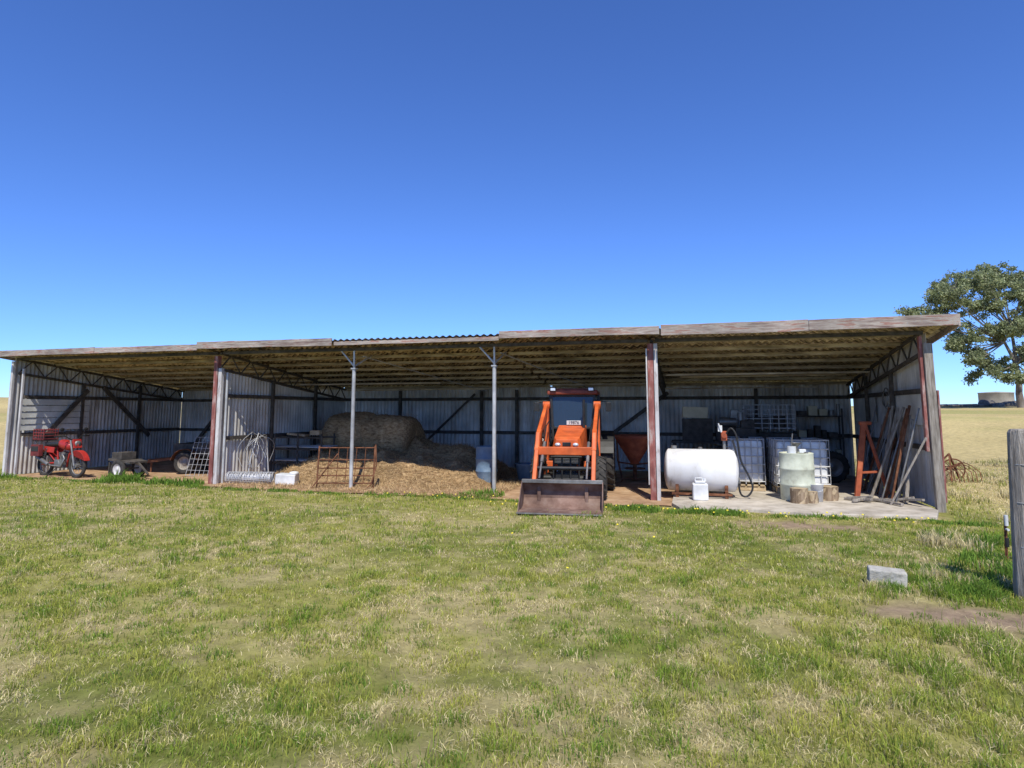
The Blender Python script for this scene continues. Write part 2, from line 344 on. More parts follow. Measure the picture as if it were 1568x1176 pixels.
# fascia boards
fa=sh.p('fascia_boards',m_fascia,.006)
def fascia(x0,x1,z0,z1,h,y=-.40,th=.035): 
    # slightly uneven sawn board
    N=max(2,int((x1-x0)/.5)); lo=[];hi=[]
    for i in range(N+1):
        x=x0+(x1-x0)*i/N; zc=z0+(z1-z0)*i/N
        lo.append((x,y,zc-h/2+random.uniform(-.008,.006))); hi.append((x,y,zc+h/2+random.uniform(-.005,.006)))
    for i in range(N): fa.prism([lo[i],hi[i],hi[i+1],lo[i+1]],(0,th,0)) if i==-1 else None
    fa.prism((lo+hi[::-1])[::-1],(0,th,0))
fascia(-17.78,-14.3,3.175,3.19,.15);fascia(-14.29,-11.22,3.185,3.18,.14,-.395); fascia(-11.2,-7.62,3.22,3.20,.16,-.42); fascia(-3.78,-.60,3.23,3.22,.15,-.41); fascia(-.57,2.0,3.21,3.215,.20,-.43); fascia(2.005,4.35,3.215,3.225,.19,-.427)
fascia(-7.6,-3.8,3.165,3.165,.08,-.36,.03)
fa.box((4.33,2.6,rz(2.6)-.02),(.035,6.1,.16),(math.atan(-.12),0,0)); fa.box((-17.78,2.75,rz(2.75)-.02),(.035,6.2,.14),(math.atan(-.12),0,0))
# purlins
pu=sh.p('purlins',m_purlin,.004)
for i,y in enumerate(np.linspace(.25,5.6,8)):
    for xa,xb in ((-17.3,-10.9),(-10.8,-4.05),(-3.98,3.9)):
        dz=random.uniform(-.012,.0); pu.box(((xa+xb)/2,y,rz(y)-.06+dz),(xb-xa,.07,.07))
rp=sh.p('stored_planks',m_purlin,.004)
for (x0,x1,y) in ((-.6,3.6,2.2),(-.3,3.2,2.5),(-10.6,-6.5,2.9),(-3.6,-.9,3.4),(-9.8,-5.2,4.0),(-.7,2.9,4.2)):
    rp.beam((x0,y,rz(y)-.40),(x1,y+.3,rz(y)-.38),.14,.035)
pu2=sh.p('front_beam',m_dkwood,.005)
pu2.box((-14.1,-.02,rz(0)-.10),(6.4,.06,.07)); pu2.box((-5.8,-.02,rz(0)-.10),(9.9,.06,.07)); pu2.box((1.6,-.02,rz(0)-.10),(4.6,.06,.07))
# trusses
tr=sh.p('trusses',m_dkwood)
for x in (XL+.10,-10.85,-.78,XR-.08):
    tr.beam((x,0,rz(0)-.10),(x,YB-.05,rz(YB)-.10),.06,.06); tr.beam((x,0,rz(0)-.48),(x,YB-.05,rz(YB)-.42),.06,.06)
    N=16
    for i in range(N):
        y0=YB*i/N; y1=YB*(i+1)/N
        a_,b_=(-.10,-.46) if i%2 else (-.46,-.10)
        tr.beam((x,y0,rz(y0)+a_),(x,y1-.02,rz(y1)+b_),.025,.025)
# girts + studs on walls
gi=sh.p('girts',m_dkwood,.004)
for z in (1.05,2.05):
    gi.box(((XL+XR)/2,YB-.06,z),(XR-XL-.1,.06,.09))
    for x,dx in ((XL,.06),(XR,-.02),(-10.85,.05)): gi.box((x+dx,YB/2+.05,z+(.02 if x==XL else 0)),(.05,YB-.35,.09))
for x in (-15.1,-13,-8.9,-6.2,-5.1,-2.9,1.6): gi.box((x,YB-.09,1.17),(.09,.07,2.3))
gi.beam((-16.9,YB-.14,.2),(-15.2,YB-.14,2.2),.05,.1); gi.beam((-2.2,YB-.14,1.1),(-.7,YB-.14,2.2),.05,.1); gi.beam((-8.7,YB-.14,.1),(-6.4,YB-.14,2.2),.05,.06)
for y in (1.9,3.9):
    for x,dx in ((XL,.11),(XR,-.07),(-10.85,.09)): gi.box((x+dx,y,1.25),(.07,.08,2.5))
gi.beam((XL+.17,.7,.9),(XL+.17,2.0,2.3),.05,.12); gi.beam((XL+.17,2.5,2.4),(XL+.17,4.3,.9),.05,.12)
sb=sh.p('weatherboard_panel',m_slat)
for k_ in range(5): sb.box((XL+.09,1.15,1.25+k_*.17),(.02,2.0,.155),(0,math.radians(-6),0))
sb.box((XR-.005,1.55,1.72),(.012,2.3,.56)); sb.box((XR-.005,4.4,1.72),(.012,1.9,.56))
# posts
ps=sh.p('red_posts',m_redsteel,.006); pw=sh.p('white_posts',m_whitepost,.006); pg=sh.p('pipe_posts',m_pipe)
ps.box((-10.93,0,1.5),(.10,.13,3.0)); pw.box((-10.81,-.01,1.35),(.09,.09,2.7))
ps.box((-.80,0,1.5),(.11,.16,3.0)); pw.box((-.70,-.03,1.5),(.07,.10,3.0)); pw.box((-.872,-.1,1.6),(.025,.06,2.6))
ps.box((XR-.09,-.02,2.0),(.05,.10,2.0)); ps.box((XR+.115,-.05,1.1),(.03,.10,1.9))
pt=sh.p('corner_post',m_timber,.01); pt.box((XR+.02,-.06,1.42),(.14,.11,2.9),(0,math.radians(-.6),0)); pt.box((XR+.06,.08,1.3),(.05,.12,2.6))
pw.box((XL,-.08,1.5),(.07,.07,3.0)); pw.box((XL+.35,-.06,1.4),(.05,.05,2.8))
for x in (-7.28,-4.0):
    pg.cyl((x,0,0),(x,0,2.62),.042); pg.cyl((x,0,2.6),(x,-.02,rz(0)-.12),.022)
    pg.cyl((x,0,2.68),(x-.32,-.02,rz(0)-.13),.02); pg.cyl((x,0,2.68),(x+.05,.7,rz(.7)-.1),.02)
    pg.box((x,0,2.63),(.11,.11,.03))
pg.cyl((-10.72,.1,0),(-10.72,.1,2.6),.03)
tm=sh.p('cross_braces',m_pipe); 
for x in (-7.28,-4.0): tm.cyl((x+.05,.3,rz(.3)-.2),(x+1.3,YB-.3,rz(YB)-.2),.015)
sh.done()

# ---------------------------------------------------------------- wheels helper
def tyre(part,rim,c,ax,R,wd,lugs=0):
    ax=Vector(ax).normalized(); c=Vector(c); h=wd/2; ri=R*.58
    part.lathe(c,ax,[(-h*.8,ri),(-h,R*.75),(-h*.92,R*.9),(-h*.6,R*.955),(0,R*.965),(h*.6,R*.955),(h*.92,R*.9),(h,R*.75),(h*.8,ri)],36)
    rim.lathe(c,ax,[(-h*.75,ri*1.01),(-h*.6,ri*.9),(-h*.2,ri*.8),(-h*.15,ri*.35),(-h*.4,ri*.3),(-h*.4,.001)],28)
    rim.lathe(c,ax,[(h*.75,ri*1.01),(h*.6,ri*.9),(h*.2,ri*.8),(h*.15,ri*.35),(h*.4,ri*.3),(h*.4,.001)],28)
    _,u,w_=basis(ax)
    for i in range(lugs):
        for sgn in (-1,1):
            t0=2*math.pi*(i+(.5 if sgn>0 else 0))/lugs; t1=t0+.22
            p0=c+ax*(sgn*h*.05)+(u*math.cos(t0)+w_*math.sin(t0))*(R*.975)
            p1=c+ax*(sgn*h*.97)+(u*math.cos(t1)+w_*math.sin(t1))*(R*.94)
            rad=(u*math.cos(t0)+w_*math.sin(t0))
            part.beam(p0,p1,R*.065,R*.075,up=rad)

# ---------------------------------------------------------------- tractor
T=Obj('tractor',(-2.36,-.38,.012),5.5,.98)
og=T.p('bonnet',m_orange,.02); bk=T.p('chassis',m_blk,.008); st=T.p('hydraulics',m_steel); ty=T.p('tyres',m_rub); rm=T.p('rims',m_orange_d); gl=T.p('cab_glass',m_glass); cb=T.p('cab_frame',m_blk,.008); rf=T.p('cab_roof',m_roofred,.03); fd=T.p('fenders',m_blk)
def hexa(part,y0,y1,w0,w1,z0a,z1a,z0b,z1b,tw0,tw1):
    vs=[(-w0,y0,z0a),(w0,y0,z0a),(tw0,y0,z1a),(-tw0,y0,z1a),(-w1,y1,z0b),(w1,y1,z0b),(tw1,y1,z1b),(-tw1,y1,z1b)]
    part.add(vs,[(0,1,2,3),(7,6,5,4),(0,4,5,1),(1,5,6,2),(2,6,7,3),(3,7,4,0)])
hexa(og,-.42,.85,.29,.31,.98,1.22,.80,1.42,.24,.29)
hexa(og,-.50,-.42,.24,.29,1.00,1.17,.98,1.22,.20,.24)
bk.box((0,-.44,.84),(.50,.10,.26)); 
gr=T.p('grille',m_steel)
for i in range(9): gr.box((0,-.497,.74+i*.026),(.46,.008,.008))
lp=T.p('headlights',m_lamp,.008); lp.ell((-.17,-.50,1.08),(.055,.03,.035)); lp.ell((.17,-.50,1.08),(.055,.03,.035)); bk.box((0,-.507,1.09),(.16,.012,.07))
og.box((0,-.515,1.01),(.50,.02,.035))
bk.box((0,-.40,1.195),(.40,.03,.03))
for x in (-.24,-.08,.08,.24): bk.cyl((x,-.62,.42),(x,-.60,.86),.016)
for z in (.45,.64,.86): bk.cyl((-.29,-.61,z),(.29,-.61,z),.018)
bk.box((0,.7,.60),(.36,2.3,.34)); bk.box((0,-.3,.48),(.42,.5,.16)); bk.box((0,.2,.86),(.46,1.2,.24))
bk.cyl((-.55,0,.40),(.55,0,.40),.07); bk.cyl((-.6,1.65,.58),(.6,1.65,.58),.10)
for sx in (-1,1):
    tyre(ty,rm,(sx*.60,0,.42),(1,0,0),.42,.25,18)
    tyre(ty,rm,(sx*.66,1.68,.60),(1,0,0),.60,.36,20)
    pr=[(sx*.50,1.68-.68*math.cos(a_),.60+.68*math.sin(a_)) for a_ in np.linspace(.35,2.6,12)]
    fd.sheet(pr,(sx*.34,0,0),.02)
    bk.box((sx*.52,.75,.48),(.22,.28,.03)); bk.box((sx*.52,.75,.72),(.2,.26,.03)); bk.box((sx*.42,.75,.60),(.02,.26,.28))
for sx in (-1,1):
    cb.beam((sx*.40,.78,1.10),(sx*.46,.88,2.06),.05,.05); cb.beam((sx*.55,1.25,.9),(sx*.53,1.28,2.06),.05,.05); cb.beam((sx*.54,2.1,1.0),(sx*.50,1.98,2.06),.05,.05)
    cb.beam((sx*.40,.78,1.10),(sx*.55,1.25,.92),.05,.05); cb.beam((sx*.55,1.25,.92),(sx*.54,2.1,1.05),.05,.05)
    gl.add([(sx*.42,.82,1.15),(sx*.55,1.25,.97),(sx*.53,1.28,2.04),(sx*.46,.89,2.04)],[(0,1,2,3)]); gl.add([(sx*.55,1.29,.98),(sx*.54,2.08,1.08),(sx*.50,1.97,2.04),(sx*.53,1.3,2.04)],[(0,1,2,3)])
    cb.cyl((sx*.47,.9,1.95),(sx*.74,.82,1.90),.01); cb.box((sx*.76,.82,1.80),(.11,.03,.19))
cb.box((0,.80,1.36),(.80,.04,.05)); cb.box((0,.885,2.04),(.92,.05,.05)); cb.box((0,2.03,1.05),(1.08,.04,.10))
gl.add([(-.40,.815,1.38),(.40,.815,1.38),(.44,.885,2.02),(-.44,.885,2.02)],[(0,1,2,3)])
gl.add([(-.50,2.03,1.1),(.50,2.03,1.1),(.48,1.98,2.02),(-.48,1.98,2.02)],[(0,1,2,3)])
rf.box((0,1.40,2.11),(1.06,1.26,.10)); rf.box((0,1.40,2.17),(.86,1.05,.05))
for sx in (-1,1):
    cb.box((sx*.40,.76,2.17),(.13,.06,.09)); lp.box((sx*.40,.725,2.17),(.10,.012,.06))
cb.cyl((.02,.88,1.40),(.16,.92,1.86),.008)
cb.box((0,1.75,1.12),(.45,.45,.12)); cb.box((0,1.95,1.42),(.45,.12,.55)); cb.torus((0,1.2,1.40),(0,-.5,.86),.18,.015); cb.cyl((0,1.0,1.0),(0,1.2,1.4),.03)
bk.cyl((.26,.55,1.35),(.26,.55,1.95),.028); 
la=T.p('loader_arms',m_orange,.012)
for sx in (-1,1):
    x=sx*.53
    la.beam((x,.62,.45),(x,.66,1.88),.10,.16,up=(0,1,0)); la.box((sx*.38,.6,.62),(.3,.14,.14))
    la.beam((x,.72,1.84),(x,-.62,1.22),.075,.15); la.beam((x,-.56,1.28),(x,-1.22,.30),.075,.15)
    la.prism([(x-.045,-.45,1.38),(x-.045,-.85,1.0),(x-.045,-.62,.92),(x-.045,-.30,1.12)],(.09,0,0))
    la.cyl((x-.07,.68,1.84),(x+.07,.68,1.84),.075)
    st.cyl((sx*.53,.55,.85),(x,-.1,1.15),.035); st.cyl((x,-.1,1.15),(x,-.42,1.30),.02)
    st.cyl((sx*.42,-.5,1.12),(sx*.42,-.95,.78),.032); st.cyl((sx*.42,-.95,.78),(sx*.42,-1.28,.52),.018)
    bk.tube([(sx*.45,.4,1.5),(sx*.44,-.1,1.42),(sx*.43,-.5,1.15)],.012)
    bk.tube([(sx*.585,.55,1.75),(sx*.585,-.1,1.52),(sx*.585,-.6,1.25),(sx*.585,-1.0,.65)],.010)
    bk.box((x-sx*.0,-.9,.86),(.078,.02,.16),(math.radians(-34),0,0))
la.box((0,-.80,.98),(1.0,.06,.15)); bk.cyl((-.5,-.98,.68),(.5,-.98,.68),.035)
bu=T.p('bucket',m_bucket,.003)
prof=[(-1.92,.015),(-1.45,.02),(-1.32,.07),(-1.24,.18),(-1.25,.32),(-1.33,.44),(-1.40,.48)]
HW=.70
bu.sheet([(-HW,y,z) for y,z in prof],(2*HW,0,0),-.018)
for sx in (-HW-.014,HW): bu.prism([(sx,-1.90,.01),(sx,-1.45,.01),(sx,-1.30,.05),(sx,-1.22,.18),(sx,-1.23,.33),(sx,-1.32,.45),(sx,-1.41,.50),(sx,-1.56,.36)],(.014,0,0))
be=T.p('bucket_edges',m_steel,.003); be.box((0,-1.93,.016),(2*HW+.03,.10,.02)); be.beam((-HW-.01,-1.39,.49),(HW+.01,-1.39,.49),.07,.06)
for x in (-.42,.42): bu.prism([(x-.03,-1.30,.13),(x-.03,-1.14,.26),(x-.03,-1.16,.46),(x-.03,-1.32,.47)],(.06,0,0))
pl=T.p('number_plate',m_plast,.003); pl.box((.03,.775,1.47),(.30,.012,.09))
T.done()
tc=bpy.data.curves.new('plate_text','FONT'); tc.body='19876'; tc.size=.09; tc.extrude=.002; tc.align_x='CENTER'; tc.align_y='CENTER'; tc.materials.append(m_blk)
to=bpy.data.objects.new('plate_text',tc); COL.objects.link(to); to.parent=T.e; to.location=(.03,.765,1.47); to.rotation_euler=(math.radians(90),0,0)

# ---------------------------------------------------------------- motorcycle (local +x forward)
B=Obj('motorcycle',(-15.72,.15,.0),-8,1.03)
ty=B.p('tyres',m_rub); sp=B.p('spokes',m_steel); fr=B.p('frame',m_red); en=B.p('engine',m_steel,.006); bd=B.p('bodywork',m_red,.01); se=B.p('seat',m_seat,.02); ch=B.p('controls',m_blk)
R=.31
for x in (-.62,.64):
    ty.torus((x,0,R),(0,1,0),R-.04,.045,36,10); sp.torus((x,0,R),(0,1,0),R-.085,.014,30,6); sp.cyl((x,-.06,R),(x,.06,R),.05)
    for i in range(18):
        a_=i*math.pi/9; sp.cyl((x,.03*(-1)**i,R),(x+(R-.09)*math.cos(a_),0,R+(R-.09)*math.sin(a_)),.004,seg=4,cap=False)
    arc=np.linspace(.5,2.7,10) if x<0 else np.linspace(.35,2.3,10)
    bd.sheet([(x+(R+.06)*math.cos(a_),-.07,R+(R+.06)*math.sin(a_)) for a_ in arc],(0,.14,0),.012)
for sy in (-.09,.09):
    sp.cyl((.64,sy,R),(.44,sy,.92),.022); fr.cyl((-.62,sy,R),(-.12,sy*.8,.36),.022); sp.cyl((-.58,sy*1.2,R+.02),(-.42,sy*1.1,.72),.025)
    for i in range(8): ch.torus((-.57+.018*i,sy*1.2,R+.06+.045*i),(.16,0,.4),.036,.008,12,6)
fr.tube([(.42,0,.88),(.30,0,.60),(.22,0,.28),(-.10,0,.24),(-.16,0,.50),(-.20,0,.74)],.022)
fr.tube([(.42,0,.84),(.1,0,.76),(-.2,0,.74),(-.62,0,.76)],.02); fr.tube([(-.14,.07,.4),(-.6,.08,.74)],.015); fr.tube([(-.14,-.07,.4),(-.6,-.08,.74)],.015)
en.box((.05,0,.34),(.34,.22,.20)); en.cyl((.10,0,.42),(.17,0,.62),.075); en.lathe((.0,-.12,.34),(0,1,0),[(0,.001),(0,.10),(.24,.10),(.24,.001)],18)
for i in range(6): en.cyl((.105+.01*i,0,.45+.028*i),(.108+.01*i,0,.456+.028*i),.10)
bd.ell((.17,0,.80),(.26,.13,.12),(0,math.radians(12),0),pw=.8); se.ell((-.26,0,.82),(.36,.12,.065),(0,math.radians(-3),0),pw=.6)
bd.prism([(-.5,-.12,.62),(-.15,-.12,.60),(-.12,-.12,.74),(-.55,-.12,.76)],(0,.015,0)); bd.prism([(-.5,.105,.62),(-.15,.105,.60),(-.12,.105,.74),(-.55,.105,.76)],(0,.015,0))
bd.box((.56,0,.84),(.04,.2,.22),(0,math.radians(-15),0)); sp.lathe((.58,0,.84),(1,0,0),[(0,.001),(.02,.075),(-.06,.06),(-.09,.001)],16)
ch.tube([(.36,-.38,1.02),(.40,-.2,1.02),(.44,-.08,.94),(.44,.08,.94),(.40,.2,1.02),(.36,.38,1.02)],.013)
ch.cyl((.36,-.40,1.02),(.39,-.28,1.02),.02); ch.cyl((.36,.40,1.02),(.39,.28,1.02),.02)
for sy in (-.22,.22): ch.cyl((.40,sy,1.03),(.40,sy*1.2,1.16),.006); ch.ell((.40,sy*1.3,1.19),(.015,.06,.04))
sp.tube([(.18,-.1,.58),(.30,-.12,.48),(.20,-.13,.28),(-.2,-.14,.30),(-.45,-.15,.40)],.02); sp.cyl((-.25,-.16,.32),(-.72,-.17,.50),.045)
for y in (-.14,0,.14): ch.cyl((-.45,y,.90),(-.98,y,.90),.01)
ch.cyl((-.45,-.16,.90),(-.45,.16,.90),.01); ch.cyl((-.98,-.16,.90),(-.98,.16,.90),.01); ch.cyl((-.9,-.14,.9),(-.6,-.1,.6),.01); ch.cyl((-.9,.14,.9),(-.6,.1,.6),.01)
cr=B.p('crate',m_crate,.004)
for k_ in range(4):
    z=.92+k_*.075
    for y in (-.17,.17): cr.box((-.72,y,z+.02),(.42,.012,.022))
    for x in (-.93,-.51): cr.box((x,0,z+.02),(.012,.34,.022))
for x in (-.93,-.82,-.72,-.62,-.51):
    for y in (-.17,.17): cr.box((x,y,1.05),(.018,.016,.29))
cr.box((-.72,0,.915),(.42,.34,.012)); se.box((-.72,0,1.0),(.3,.24,.14))
ch.cyl((0,-.1,.25),(-.08,-.3,.02),.012)
cr.box((-.66,-.22,.66),(.34,.10,.28)); se.box((-.66,-.275,.70),(.28,.012,.12))
B.done()

# ---------------------------------------------------------------- trailer in the left bay
t_=Obj('box_trailer',(-13.0,2.3,0),12)
bx=t_.p('tray',m_dkwood,.006); ty=t_.p('tyres',m_rub); rm=t_.p('rims',m_timber); fm=t_.p('drawbar',m_rust)
bx.box((0,0,.50),(1.5,1.0,.05)); 
for y in (-.5,.5): bx.box((0,y,.66),(1.5,.03,.3))
for x in (-.75,.75): bx.box((x,0,.66),(.03,1.0,.3))
for y in (-.62,.62): tyre(ty,rm,(-.35,y,.30),(0,1,0),.30,.16,0)
fm.beam((-.7,-.3,.42),(-1.6,-.3,.30),.05,.06); fm.beam((-.7,.3,.42),(-1.6,-.3,.34),.05,.06); fm.cyl((-.35,-.6,.3),(-.35,.6,.3),.03); fm.cyl((-1.5,-.3,.30),(-1.5,-.3,.0),.02)
for y in (-.62,.62): fm.sheet([(-.35+.38*math.cos(a_),y-.09,.30+.38*math.sin(a_)) for a_ in np.linspace(.2,2.94,9)],(0,.18,0),.01)
t_.done()
lg=Obj('wheeled_cart',(-13.9,.45,.0),-6); a1=lg.p('frame',m_dkwood,.004); a2=lg.p('wheel_tyre',m_rub); a3=lg.p('wheel_rim',m_whitepost); a4=lg.p('deck',m_dkwood,.005)
a4.box((0,0,.44),(.78,.5,.05),(0,.08,0)); a4.box((-.15,0,.56),(.35,.4,.18)); tyre(a2,a3,(.05,-.29,.24),(0,1,0),.24,.10,0); tyre(a2,a3,(.05,.29,.24),(0,1,0),.24,.10,0)
a1.cyl((.05,-.3,.24),(.05,.3,.24),.018); a1.beam((-.38,-.2,.40),(-.38,-.2,.0),.04,.04); a1.beam((.35,0,.42),(.75,0,.12),.04,.04); a1.beam((-.38,.2,.40),(-.38,.2,.0),.04,.04); lg.done()
im=Obj('field_cultivator',(-11.9,3.9,0),5); a1=im.p('frame',m_rust); a2=im.p('tines',m_steel); a3=im.p('wheels',m_rub); a4=im.p('rims',m_rust)
for y in (-.5,0,.5): a1.beam((-.9,y,.62),(.9,y,.62),.07,.07)
for x in (-.8,0,.8): a1.beam((x,-.55,.68),(x,.55,.68),.06,.06)
for i,x in enumerate(np.linspace(-.8,.8,7)):
    y=(-.5,0,.5)[i%3]; a2.tube([(x,y,.62),(x,y+.18,.45),(x,y+.12,.2),(x,y-.08,.04)],.018)
for x in (-1.0,1.0): tyre(a3,a4,(x,.1,.3),(1,0,0),.3,.14,0); a1.beam((x*.9,.1,.62),(x*.92,.1,.3),.04,.04)
a1.beam((0,-.5,.66),(0,-.55,1.15),.05,.05); a1.beam((0,-.55,1.15),(0,.5,.7),.04,.04); im.done()
# leaning mesh panel and old boards in the left bay
mp_=Obj('steel_mesh_panel',(-12.0,1.15,.0),-4); q=mp_.p('mesh',m_wire)
for i in range(12): q.cyl((-.8+i*.145,0,.02),(-.8+i*.145,.28,1.0),.006,seg=5)
for i in range(8): q.cyl((-.8,.28*i/7,.02+.98*i/7),(.8,.28*i/7,.02+.98*i/7),.006,seg=5)
mp_.done()
# ---------------------------------------------------------------- hay
H=Obj('round_hay_bale',(-9.12,3.3,.98),2); H2=Obj('round_hay_bale.001',(-7.88,3.2,.94),-5)
for hh,L_,R_ in ((H,1.42,.70),(H2,1.38,.68)):
    q=hh.p('bale',m_hay); nA,nR=30,56
    prof=[(-L_/2+.05,.01),(-L_/2+.02,R_*.4),(-L_/2+.0,R_*.72)]+[(-L_/2+.04+ (L_-.08)*i/nA, R_*(1-.16*(abs(2*i/nA-1))**5)) for i in range(nA+1)]+[(L_/2,R_*.72),(L_/2-.02,R_*.4),(L_/2-.05,.01)]
    ph=random.random()*6
    k0=len(q.v); q.lathe((0,0,0),(1,0,0),prof,nR,True,jit=.016)
    for i_ in range(k0,len(q.v)):
        x,y,z=q.v[i_]; th=math.atan2(y,z); f_=1+.035*math.sin(3*th+ph)+.03*math.sin(5*th+x*4+ph); q.v[i_]=(x*(1+.03*math.sin(2*th+ph)),y*f_*1.04,z*f_*.95)
    q2=hh.p('loose_strands',m_hay2)
    for i in range(1300):
        a_=random.uniform(0,6.28); x=random.uniform(-L_/2,L_/2); rr_=R_*.97; p=Vector((x,rr_*math.sin(a_),rr_*math.cos(a_)*.97))
        d=Vector((random.uniform(-1,1),random.uniform(-1,1)*.6,random.uniform(-1,1)*.6)).normalized()*random.uniform(.05,.16)
        n_=Vector((0,0,1)).cross(d).normalized()*.005
        q2.add([p-n_,p+n_,p+d+Vector((0,math.sin(a_),math.cos(a_)))*.04],[(0,1,2)])
    hh.done()
nx,ny=150,90; X0,X1,Y0,Y1=-10.5,-4.3,.1,5.0; xs=np.linspace(X0,X1,nx); ys=np.linspace(Y0,Y1,ny); A,Bq=np.meshgrid(xs,ys)
def mound(x,y):
    h=.42*np.exp(-((x+8.3)/1.9)**4-((y-3.1)/1.7)**4)+.58*np.exp(-((x+6.5)/1.1)**2-((y-3.4)/1.0)**2)+.40*np.exp(-((x+5.4)/.8)**2-((y-3.0)/1.1)**2)+.27*np.exp(-((x+7.4)/2.6)**2-((y-1.7)/.9)**2)
    h=h*(.65+.7*fbm(x,y,.5))+.07*fbm(x,y,.2)+.05*vnoise(x,y,.09)
    ed=np.minimum.reduce([(x-X0)/.6,(X1-x)/.6,(y-Y0)/.7,(Y1-y)/.5])
    return h*sstep(0,1,ed)-.02
ZZ=mound(A,Bq); V=np.stack([A.ravel(),Bq.ravel(),ZZ.ravel()],1); i=np.arange(nx*ny).reshape(ny,nx); F=np.stack([i[:-1,:-1].ravel(),i[:-1,1:].ravel(),i[1:,1:].ravel(),i[1:,:-1].ravel()],1)
lh=bpy.data.objects.new('loose_hay',None); COL.objects.link(lh)
npmesh('mound',V,F,None,m_hay,parent=lh,smooth=True)
N=28000; x=rng.uniform(-10.4,-3.8,N); y=rng.uniform(-.7,4.8,N); z=np.maximum(np.where((x<X1)&(x>X0)&(y>Y0),mound(np.clip(x,X0,X1),np.clip(y,Y0,Y1)),0),.02)+.01
a_=rng.uniform(0,6.28,N); l=rng.uniform(.05,.18,N); up=rng.uniform(-.02,.09,N)
P=np.stack([x,y,z],1); D=np.stack([np.cos(a_)*l,np.sin(a_)*l,up],1); W=np.stack([-np.sin(a_)*.005,np.cos(a_)*.005,0*a_],1)
V=np.empty((N,3,3)); V[:,0]=P-W; V[:,1]=P+W; V[:,2]=P+D
cc=np.array([.60,.43,.23])*rng.uniform(.35,1.25,(N,1)); npmesh('straw_strands',V.reshape(-1,3),None,np.arange(N*3).reshape(N,3),m_straw,np.repeat(cc,3,0),parent=lh)

# ---------------------------------------------------------------- gate + misc middle
G=Obj('rusty_farm_gate',(-7.42,-.02,0),15); q=G.p('bars',m_rust)
for x in (-.62,.62): q.cyl((x,0,.0),(x*1.0,.12,.92),.018)
for k_,z in enumerate((.12,.28,.44,.62,.88)): q.cyl((-.62,z*.13,z),(.62,z*.13,z),.013)
for x in (-.4,-.2,0,.2,.4): q.cyl((x,.0,.1),(x+.02,.11,.88),.008)
q.tube([(.64,.1,.95),(.68,.02,.5),(.60,-.1,.1),(.5,-.2,.02)],.015); q.cyl((-.7,-.1,.02),(-.2,.1,.75),.014); G.done()
wr=Obj('wire_netting_roll',(-9.98,.16,.15),10); q=wr.p('roll',m_wire)
for i in range(30): q.torus((-.55+i*.038,random.uniform(-.01,.01),0),(1,random.uniform(-.25,.25),random.uniform(-.25,.25)),.135,.008,20,5)
for i in range(16): a_=i*math.pi/8; q.cyl((-.55,.135*math.cos(a_),.135*math.sin(a_)),(.55,.135*math.cos(a_+.5),.135*math.sin(a_+.5)),.005,seg=5)
q.lathe((-.52,0,0),(1,0,0),[(0,.09),(1.04,.09)],16); wr.done()
sk2=Obj('white_sack',(-9.1,.30,.0),8); q=sk2.p('sack',m_plast,.02); q.box((0,0,.13),(.46,.3,.24),(.03,.05,.1)); q.ell((.16,0,.26),(.1,.12,.05),pw=.8); sk2.done()
co2=Obj('coiled_wire',(-10.50,.75,0),0); q=co2.p('coils',m_wire)
for i in range(6):
    pts=[]; r_=.28+.16*random.random(); a0=random.uniform(-.8,.3); cz=random.uniform(.55,.8)
    for j in range(20):
        a_=j/19*math.pi*random.uniform(1.45,1.55)+a0; pts.append((.1+.03*i+.08*math.sin(j*.7+i),-.1+r_*math.cos(a_)+.06*i,cz+(r_+.15)*math.sin(a_)*.95))
    q.tube(pts,.0055,5)
q.tube([(.1,-.2,0),(.12,-.1,.6),(.15,.1,1.15),(.2,.35,1.0),(.25,.4,.2),(.3,.4,0)],.014); co2.done()
rk=Obj('pipe_rack',(-9.95,2.2,0),0); q=rk.p('rack',m_dkwood)
for x in (-.7,0,.7):
    for y in (-.3,.3): q.cyl((x,y,0),(x,y,1.10),.022)
for z in (.35,.7,1.0):
    for y in (-.3,.3): q.cyl((-.75,y,z),(.75,y,z),.018)
q2=rk.p('stored_pipes',m_pipe)
for i in range(9): q2.cyl((-.9+.1*random.random(),-.25+.06*i,.76),(.85,-.25+.06*i,.76+random.uniform(-.02,.06)),.018)
for i in range(6): q2.cyl((-.9,-.25+.08*i,.41),(.8+.2*random.random(),-.25+.08*i,.41),.025)
q3=rk.p('offcuts',m_sawn); q3.box((-.2,0,1.07),(.5,.3,.05),(0,.1,.2)); q3.box((.3,.05,1.12),(.3,.12,.12),(0,0,-.1)); rk.done()
def drum(name,loc,mat,r=.29,h=.88):
    o=Obj(name,loc); q=o.p('shell',mat); pr=[(0,.001),(0,r*.97),(.015,r)]
    for f in (1/3,2/3):
        pr+=[(h*f-.03,r),(h*f-.012,r+.013),(h*f+.012,r+.013),(h*f+.03,r)]
    pr+=[(h-.015,r),(h,r*1.01),(h+.005,r*.97),(h-.015,r*.95),(h-.015,.001)]
    q.lathe((0,0,0),(0,0,1),pr,32); c=o.p('bung',m_steel); c.cyl((r*.6,0,h-.02),(r*.6,0,h+.02),.035); return o
drum('plastic_drum',(-4.72,1.7,.02),m_blue,.25,.85).done()
d=Obj('plastic_tub',(-3.95,2.6,.02)); q=d.p('tub',m_blue); q.lathe((0,0,0),(0,0,1),[(0,.001),(0,.24),(.38,.30),(.40,.32),(.40,.29),(.05,.22),(.05,.001)],24); d.done()
cl=Obj('fertiliser_bags',(-3.7,3.9,.02)); q=cl.p('bags',m_plast); 
for i in range(5): q.ell((random.uniform(-.35,.35),random.uniform(-.2,.2),.09+.12*(i//2)),(.33,.2,.09),(0,0,random.uniform(-.4,.4)),pw=.6)
cl.done()
